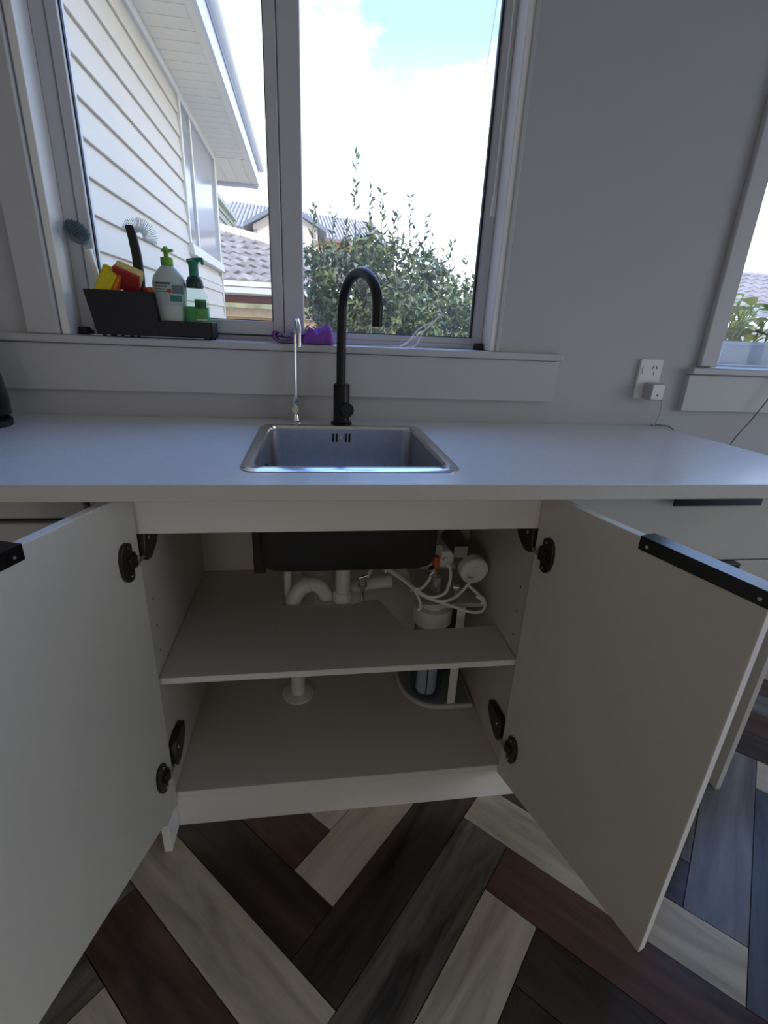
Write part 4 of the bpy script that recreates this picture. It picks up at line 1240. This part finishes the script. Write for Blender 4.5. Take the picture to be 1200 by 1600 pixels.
def tile_roof(p, e0, e1, r0, r1, m, rows, tw, clip=None):
    """tile geometry over the quad e0-e1 (eave) / r0-r1 (top): one joined part"""
    e0, e1, r0, r1 = map(Vector, (e0, e1, r0, r1))
    g = G()
    nrm = (e1 - e0).cross(r0 - e0).normalized()
    if nrm.z < 0: nrm = -nrm
    rr = random.Random(4)
    for i in range(rows):
        a, b = i / rows, (i + 1.12) / rows
        A0, A1 = e0.lerp(r0, a), e1.lerp(r1, a)
        B0, B1 = e0.lerp(r0, b), e1.lerp(r1, b)
        n = max(1, int((A1 - A0).length / tw))
        for k in range(n):
            u0, u1 = k / n, (k + 1) / n
            um = (u0 + u1) / 2
            j = rr.uniform(-.008, .008)
            h = 0.055
            vs = [A0.lerp(A1, u0) + nrm * (0.03 + j), A0.lerp(A1, um) + nrm * (h + 0.03 + j), A0.lerp(A1, u1) + nrm * (0.03 + j),
                  B0.lerp(B1, u0) + nrm * 0.0, B0.lerp(B1, um) + nrm * h, B0.lerp(B1, u1) + nrm * 0.0,
                  A0.lerp(A1, u0) - nrm * 0.01, A0.lerp(A1, u1) - nrm * 0.01]
            g.add(vs, [(0, 1, 4, 3), (1, 2, 5, 4), (0, 6, 7, 2, 1)])
    return obj('roof_tiles', g, m, p, kind='stuff')

def outbuilding():
    b = empty('outbuilding', (-1.5, 9.5, GZ), 'low tan outbuilding with mossy tiled hip roof and white gutter', 'building')
    tan = mat('tan_wall_render', (0.44, 0.27, 0.12), 0.8, var=0.12, vscale=2.5)
    cream = mat('cream_gutter', (0.62, 0.60, 0.52), 0.4, var=0.02)
    x0, x1 = -6.0, 2.2
    box('wall', x0, x1, 9.1, 12.85, GZ, 1.36, tan, b)
    box('under_eave_board', x0, x1, 8.98, 9.1, 1.44, 1.58, mat('red_brown_board', (0.20, 0.08, 0.06), 0.7, var=0.1), b)  # dark red-brown strip below the gutter
    box('ledge', x0, x1, 8.92, 9.1, 1.36, 1.44, mat('mossy_cream_board', (0.55, 0.52, 0.28), 0.7, var=0.3, vscale=3), b)
    box('cap_board', x0, x1, 9.04, 9.1, 1.20, 1.36, mat('pale_tan_board', (0.58, 0.42, 0.26), 0.8, var=0.1), b)
    obj('gutter', G().box(x0 - 0.3, x1 + 0.3, 8.72, 8.84, 1.60, 1.72).box(x0 - 0.3, x1 + 0.3, 8.70, 8.84, 1.72, 1.74), cream, b, bevel=0.01)
    box('fascia', x0 - 0.2, x1 + 0.2, 8.84, 8.9, 1.58, 1.82, cream, b)
    box('soffit_panel', x0 - 0.2, x1 + 0.2, 8.9, 9.12, 1.58, 1.6, cream, b)
    tile = mat('mossy_concrete_tile', (0.27, 0.225, 0.195), 0.85, var=0.35, vscale=4)
    e0, e1, r0, r1 = (x0, 8.85, 1.80), (2.45, 8.85, 1.80), (x0, 11.75, 3.08), (-2.55, 11.75, 3.08)
    obj('roof_deck', G().add([e0, e1, r1, r0, (x0, 8.85, 1.75), (2.45, 8.85, 1.75), (2.45, 12.85, 1.75), (x0, 12.85, 1.75)], [(0, 1, 2, 3), (4, 5, 6, 7), (1, 6, 2), (2, 6, 7, 3)]), tile, b)
    tile_roof(b, e0, e1, r0, r1, tile, 9, 0.24)
    capm = mat('pale_ridge_cap', (0.60, 0.50, 0.42), 0.8, var=0.15, vscale=4)
    A, B = Vector(e1), Vector(r1)
    n = 15
    for i in range(n):
        p, q = A.lerp(B, i / n), A.lerp(B, (i + 1.1) / n)
        obj('hip_tile', G().tube([p + Vector((0, 0, 0.03)), q + Vector((0, 0, 0.05))], [0.14, 0.12], 8), capm, b, smooth=True)
    for i in range(10):
        p = Vector(r1).lerp(Vector(r0), i / 10); q = Vector(r1).lerp(Vector(r0), (i + 1.1) / 10)
        obj('ridge_tile', G().tube([p + Vector((0, 0, 0.03)), q + Vector((0, 0, 0.05))], [0.14, 0.12], 8), capm, b, smooth=True)
outbuilding()

def green_house():
    b = empty('green_house', (-4.0, 15.2, GZ), 'grey-green boarded house wall beyond the eave', 'building')
    gm = mat('grey_green_board', (0.33, 0.34, 0.26), 0.7, var=0.15, vscale=3)
    box('wall_core', -6.2, -2.66, 13.0, 17.6, GZ, 4.16, gm, b)
    z = 1.8
    while z < 4.05:
        obj('weatherboard', G().hexa([(-2.66, 13.0, z), (-2.60, 13.0, z), (-2.60, 17.6, z), (-2.66, 17.6, z)], [(-2.66, 13.0, z + 0.2), (-2.645, 13.0, z + 0.2), (-2.645, 17.6, z + 0.2), (-2.66, 17.6, z + 0.2)]), gm, b)
        z += 0.2
    box('roof_edge', -6.2, -2.52, 12.9, 17.75, 4.16, 4.28, mat('pale_green_fascia', (0.42, 0.44, 0.34), 0.6, var=0.05), b)
    box('corner_post', -2.66, -2.585, 17.55, 17.66, GZ, 4.16, MATS['pale_green_fascia'], b)
green_house()

def far_house():
    h = empty('far_house', (-0.4, 25.5, GZ), 'distant cream house with striped tile roof and front gable', 'building')
    S = 1.35
    cx, cy, cz = -0.034, -1.4, 1.177
    th = rad(21)
    O = Vector((cx + (-0.3 - cx) * S, cy + (19.1 - cy) * S, 0))
    zr = cz + (4.83 - cz) * S                 # ridge
    R = Matrix.Translation(O) @ Matrix.Rotation(th, 4, 'Z')
    half = 3.75
    ez = 4.72
    tile = mat('striped_grey_tile', (0.17, 0.145, 0.135), 0.75, var=0.15, vscale=2)
    cream = mat('cream_house_render', (0.60, 0.49, 0.38), 0.8, var=0.04)
    yel = mat('orange_house_render', (0.60, 0.34, 0.12), 0.8, var=0.05)
    dep = 2.6
    obj('wall', G(R).box(-half - 0.3, half - 0.75, -dep + 0.5, dep, GZ, ez), yel, h)
    el, er = -half - 1.0, half - 0.30
    P = lambda x, y, z: R @ Vector((x, y, z))
    obj('roof_deck', G(R).add([(el, -dep, ez), (er, -dep, ez), (half, 0, zr), (-half + 0.2, 0, zr), (el, dep, ez), (er, dep, ez)], [(0, 1, 2, 3), (1, 5, 2), (5, 4, 3, 2), (4, 0, 3), (0, 4, 5, 1)]), tile, h)
    # tile columns: rolls running down the slope
    g = G()
    n = 46
    for i in range(n):
        a, b = (i + 0.5) / n, (i + 0.5) / n
        p = P(el, -dep, ez).lerp(P(er, -dep, ez), a)
        q = P(-half + 0.2, 0, zr).lerp(P(half, 0, zr), b)
        g.tube([p, q], 0.055, 5)
    obj('tile_rolls', g, mat('pale_tile_roll', (0.44, 0.38, 0.35), 0.75, var=0.1), h, kind='stuff')
    obj('gutter', G(R).box(el, er, -dep - 0.08, -dep + 0.02, ez - 0.12, ez + 0.02), mat('brown_gutter', (0.22, 0.16, 0.12), 0.6, var=0.05), h)
    # front gable
    sx = lambda u: cx + (u - cx) * S
    yg = cy + (15.6 - cy) * S
    gx0, gx1, gz0 = sx(-1.80), sx(0.12), cz + (3.80 - cz) * S
    ap = ((gx0 + gx1) / 2, cz + (4.33 - cz) * S)
    gw = obj('gable_wall', G().prism([(gx0, GZ), (gx1, GZ), (gx1, gz0), (ap[0], ap[1]), (gx0, gz0)], yg, yg + 2.6, axis=1), cream, h)
    dk = mat('dark_barge_board', (0.17, 0.19, 0.21), 0.6, var=0.05)
    for a, b in (((gx0 - 0.35, gz0 - 0.14), ap), ((gx1 + 0.35, gz0 - 0.14), ap)):
        obj('barge_roof', G().hexa([(a[0], yg - 0.25, a[1]), (b[0], yg - 0.25, b[1]), (b[0], yg + 3.5, b[1]), (a[0], yg + 3.5, a[1])],
                                   [(a[0], yg - 0.25, a[1] + 0.16), (b[0], yg - 0.25, b[1] + 0.16), (b[0], yg + 3.5, b[1] + 0.16), (a[0], yg + 3.5, a[1] + 0.16)]), dk, h)
    qm = mat('brown_quoin', (0.30, 0.22, 0.20), 0.8, var=0.1)
    for x in (gx0 + 0.02, gx1 - 0.22):
        for k in range(9):
            obj('quoin', G().box(x, x + (0.2 if k % 2 else 0.13), yg - 0.03, yg + 0.1, gz0 - 0.35 - k * 0.24, gz0 - 0.18 - k * 0.24), qm, gw)
    obj('wall_band', G().box(gx0, gx1, yg - 0.02, yg + 0.05, gz0 - 0.95, gz0 - 0.88), qm, gw)
    wn = obj('window', G(R).box(-0.25, 0.75, -dep + 0.42, -dep + 0.5, 3.55, 4.3), mat('white_window_frame', (0.75, 0.75, 0.75), 0.5, var=0.02), h)
    obj('pane', G(R).box(-0.18, 0.68, -dep + 0.40, -dep + 0.43, 3.6, 4.24), mat('sky_reflection_pane', (0.20, 0.36, 0.62), 0.1, spec=0.8, var=0.05), wn)  # sky reflection put into the pane as a blue colour
far_house()

def leaf(g, p, d, n, L, W, bend=0.25):
    d = Vector(d).normalized()
    s = d.cross(n)
    s = s.normalized() if s.length > 1e-4 else Vector((1, 0, 0))
    n2 = s.cross(d)
    p = Vector(p)
    a, b = p + d * L * 0.45 + n2 * L * 0.06, p + d * L - n2 * L * bend
    m = p + d * L * 0.5
    g.add([p, a + s * W / 2, a - n2 * W * 0.15, a - s * W / 2, b], [(0, 2, 1), (0, 3, 2), (1, 2, 4), (2, 3, 4)])

def shrub():
    rr = random.Random(21)
    s = empty('garden_shrub', (0.45, 2.25, GZ), 'tall leafy green shrub outside the right pane', 'shrub')
    lm = mat('olive_leaf', (0.125, 0.155, 0.042), 0.5, var=0.35, vscale=7)
    lm2 = mat('grey_green_leaf', (0.15, 0.175, 0.085), 0.45, var=0.3, vscale=9)
    bark = mat('brown_bark', (0.10, 0.075, 0.055), 0.9, var=0.2)
    def R3():
        while True:
            v = Vector((rr.uniform(-1, 1), rr.uniform(-1, 1), rr.uniform(-1, 1)))
            if 0.05 < v.length < 1:
                return v.normalized()
    tops = [(0.24, 2.25, 2.20), (0.10, 2.3, 1.86), (0.33, 2.2, 1.97), (0.42, 2.3, 1.99), (0.60, 2.25, 1.97), (0.52, 2.2, 1.86), (0.72, 2.3, 1.86), (0.85, 2.2, 1.66), (0.93, 2.35, 1.74),
            (-0.02, 2.3, 1.88), (1.00, 2.2, 1.62), (0.18, 2.15, 1.78), (0.66, 2.35, 1.82), (0.30, 2.4, 1.74), (0.48, 2.1, 1.80), (0.80, 2.4, 1.76)]
    g1, g2 = G(), G()
    for i, t in enumerate(tops):
        base = Vector((0.5 + (t[0] - 0.5) * 0.25 + rr.uniform(-.06, .06), 2.25 + rr.uniform(-.08, .08), GZ))
        mid = Vector((0.5 + (t[0] - 0.5) * 0.8, t[1] + rr.uniform(-.05, .05), 0.9))
        pts = spline([base, mid, Vector(t) - Vector((rr.uniform(-.02, .02), 0, 0.35)), Vector(t)], 7)
        obj('stem', G().tube(pts, [0.007 * (1 - 0.85 * k / (len(pts) - 1)) for k in range(len(pts))], 6), bark, s, smooth=True)
        # leaves along the sprig
        for k in range(26):
            f = k / 26
            p = pts[-1].lerp(pts[-8], f) if f < 1 else pts[-8]
            a = rr.uniform(0, 6.28)
            d = Vector((math.cos(a), math.sin(a), rr.uniform(0.5, 1.4)))
            if rr.random() < 0.75:
                leaf(g2 if rr.random() < 0.5 else g1, p, d, R3(), rr.uniform(0.038, 0.062), rr.uniform(0.015, 0.023))
    # leafy crown: leaves on clumps
    clumps = []
    for k in range(680):
        for _ in range(50):
            p = Vector((rr.uniform(-0.04, 1.35), rr.uniform(1.85, 2.85), rr.uniform(0.40, 1.74)))
            e = ((p.x - 0.44) / 0.88) ** 2 + ((p.y - 2.35) / 0.50) ** 2 + ((p.z - 0.95) / 0.80) ** 2
            if e < 1 and p.z < 1.73 - 0.40 * max(0, p.x - 0.45):
                clumps.append(p)
                break
    for c in clumps:
        for k in range(30):
            p = c + R3() * rr.uniform(0.01, 0.11)
            d = R3() + Vector((0, 0, 0.45))
            leaf(g1 if rr.random() < 0.65 else g2, p, d, R3(), rr.uniform(0.045, 0.075), rr.uniform(0.019, 0.030))
    obj('foliage', g1, lm, s, kind='stuff')
    obj('pale_foliage', g2, lm2, s, kind='stuff')
    g = G()
    for k in range(40):
        c = rr.choice(clumps)
        b = Vector((0.5 + (c.x - 0.5) * 0.4, 2.3, 0.2))
        g.tube([b, b.lerp(c, 0.6) + R3() * 0.05, c], [0.009, 0.006, 0.003], 5)
    obj('branches', g, bark, s, kind='stuff')
    # taller garden hedge behind it at the right
    h = empty('garden_hedge', (1.6, 4.2, GZ), 'low darker hedge behind the shrub at the right', 'hedge')
    g = G()
    for k in range(150):
        c = Vector((rr.uniform(0.7, 2.6), rr.uniform(3.9, 4.6), rr.uniform(0.1, 1.42)))
        for j in range(22):
            leaf(g, c + R3() * rr.uniform(0, 0.16), R3() + Vector((0, 0, .3)), R3(), rr.uniform(0.05, 0.08), rr.uniform(0.02, 0.03))
    obj('foliage', g, mat('hedge_leaf', (0.12, 0.17, 0.07), 0.6, var=0.3, vscale=5), h, kind='stuff')
    obj('trunk', G().tube([(1.6, 4.25, GZ), (1.6, 4.25, 0.4)], 0.05, 8).tube([(1.1, 4.25, GZ), (1.1, 4.25, 0.4)], 0.04, 8).tube([(2.1, 4.25, GZ), (2.1, 4.25, 0.4)], 0.04, 8), bark, h)
shrub()

def right_side():
    # ledge outside the second window with a planter on it
    t = empty('garden_ledge', (1.75, 0.36, GZ), 'timber ledge carrying the planter outside the right window', 'ledge')
    wd = mat('weathered_timber', (0.34, 0.24, 0.16), 0.8, var=0.2, vscale=6)
    box('ledge_board', 1.2, 2.5, 0.18, 0.54, 1.03, 1.06, wd, t, bevel=0.003)
    for x in (1.25, 2.42):
        box('ledge_post', x, x + 0.05, 0.34, 0.39, GZ, 1.03, wd, t)
    p = empty('planter_tub', (1.56, 0.35, 1.06), 'pale blue-white planter tub outside the right window', 'planter')
    tub = mat('pale_blue_plastic', (0.62, 0.70, 0.82), 0.45, var=0.03)
    def ring(x0, x1, y0, y1, z):
        return [(x0, y0, z), (x1, y0, z), (x1, y1, z), (x0, y1, z)]
    a, b = ring(1.44, 1.645, 0.28, 0.44, 1.0605), ring(1.425, 1.672, 0.262, 0.458, 1.172)
    ai, bi = ring(1.447, 1.638, 0.287, 0.433, 1.068), ring(1.433, 1.664, 0.27, 0.45, 1.172)
    obj('tub', G().add(a + b + ai + bi, [(0, 3, 2, 1), (0, 1, 5, 4), (1, 2, 6, 5), (2, 3, 7, 6), (3, 0, 4, 7), (8, 9, 10, 11), (8, 12, 13, 9), (9, 13, 14, 10), (10, 14, 15, 11), (11, 15, 12, 8), (4, 5, 13, 12), (5, 6, 14, 13), (6, 7, 15, 14), (7, 4, 12, 15)]), tub, p)
    obj('tub_rim', G().box(1.42, 1.677, 0.257, 0.266, 1.163, 1.176).box(1.42, 1.677, 0.454, 0.463, 1.163, 1.176).box(1.42, 1.429, 0.266, 0.454, 1.163, 1.176).box(1.668, 1.677, 0.266, 0.454, 1.163, 1.176), tub, p, bevel=0.002)
    box('soil', 1.435, 1.660, 0.272, 0.448, 1.145, 1.155, mat('potting_soil', (0.05, 0.035, 0.025), 0.95, var=0.3), p)
    q = empty('potted_plant', (1.55, 0.36, 1.156), 'yellow-green leafy plant coloured as if sunlit, growing in the planter tub', 'plant')
    rr = random.Random(9)
    lm = [mat('bright_leaf', (0.66, 0.68, 0.06), 0.45, var=0.25, vscale=20), mat('pale_leaf', (0.80, 0.80, 0.22), 0.45, var=0.2, vscale=20), mat('deep_leaf', (0.36, 0.46, 0.03), 0.45, var=0.2, vscale=20)]  # leaf colours brightened to stand for sun that the house blocks
    st = mat('green_stem', (0.28, 0.34, 0.10), 0.6, var=0.1)
    for i in range(46):
        bx, by = rr.uniform(1.46, 1.64), rr.uniform(0.30, 0.43)
        tp = Vector((bx + rr.uniform(-.07, .09), by + rr.uniform(-.05, .05), rr.uniform(1.19, 1.35)))
        obj('stem', G().tube(spline([(bx, by, 1.15), ((bx + tp.x) / 2 + rr.uniform(-.01, .01), (by + tp.y) / 2, (1.15 + tp.z) / 2 + 0.01), tp], 4), 0.0022, 5), st, q)
        a = rr.uniform(0, 6.28)
        d = Vector((math.cos(a), math.sin(a) * 0.7, rr.uniform(-0.15, 0.5))).normalized()
        s = d.cross(Vector((0, 0, 1))).normalized()
        up = s.cross(d)
        Ln, W = rr.uniform(0.07, 0.115), rr.uniform(0.040, 0.066)
        vs, fs = [], []
        for k in range(7):
            f = k / 6
            w_ = W * math.sin(math.pi * min(0.98, 0.08 + f * 0.9)) ** 0.8
            c = tp + d * Ln * f - Vector((0, 0, 1)) * 0.25 * Ln * f * f
            vs += [c - s * w_ / 2 + up * w_ * 0.18, c, c + s * w_ / 2 + up * w_ * 0.18]
        for k in range(6):
            fs += [(3 * k, 3 * k + 1, 3 * k + 4, 3 * k + 3), (3 * k + 1, 3 * k + 2, 3 * k + 5, 3 * k + 4)]
        obj('leaf', G().add(vs, fs), rr.choice(lm), q, smooth=True)
    # tiled house beyond
    h = empty('neighbour_house', (10, 10.5, GZ), 'brown tiled house roof beyond the planter at the right', 'building')
    tile = mat('grey_brown_tile', (0.26, 0.215, 0.19), 0.8, var=0.15, vscale=3)
    box('wall', 5.8, 17.8, 9.0, 14.5, GZ, 1.6, mat('white_house_wall', (0.72, 0.72, 0.70), 0.8, var=0.03), h)
    e0, e1, r0, r1 = (5.2, 8.3, 1.62), (18.4, 8.3, 1.62), (5.2, 11.6, 2.86), (18.4, 11.6, 2.86)
    obj('roof_deck', G().add([e0, e1, r1, r0, (5.2, 14.9, 1.62), (18.4, 14.9, 1.62)], [(0, 1, 2, 3), (3, 2, 5, 4), (0, 4, 5, 1), (0, 3, 4), (1, 5, 2)]), tile, h)
    tile_roof(h, e0, e1, r0, r1, tile, 10, 0.3)
    obj('ridge_cap', G().tube([(5.1, 11.6, 2.90), (18.5, 11.6, 2.90)], 0.13, 8), mat('pale_ridge', (0.6, 0.57, 0.54), 0.8, var=0.1), h)
    box('fascia', 5.2, 18.4, 8.24, 8.3, 1.44, 1.66, mat('white_fascia', (0.78, 0.78, 0.78), 0.5, var=0.02), h)
    box('chimney', 12.5, 12.95, 11.5, 12.0, 2.6, 3.35, mat('chimney_brick', (0.45, 0.40, 0.38), 0.85, var=0.15), h)
    # overhead service cable
    obj('service_cable', G().tube([(0.9, 1.4, 2.85), (1.314, 3.0, 3.639), (1.729, 4.5, 4.111), (2.687, 8.0, 4.749), (3.484, 11.0, 5.046), (4.754, 16.0, 5.177), (7.5, 27, 4.9)], 0.0045, 6), mat('grey_cable', (0.35, 0.38, 0.42), 0.6, var=0.05), label='thin grey overhead cable in the sky at the right pane', cat='cable')
right_side()
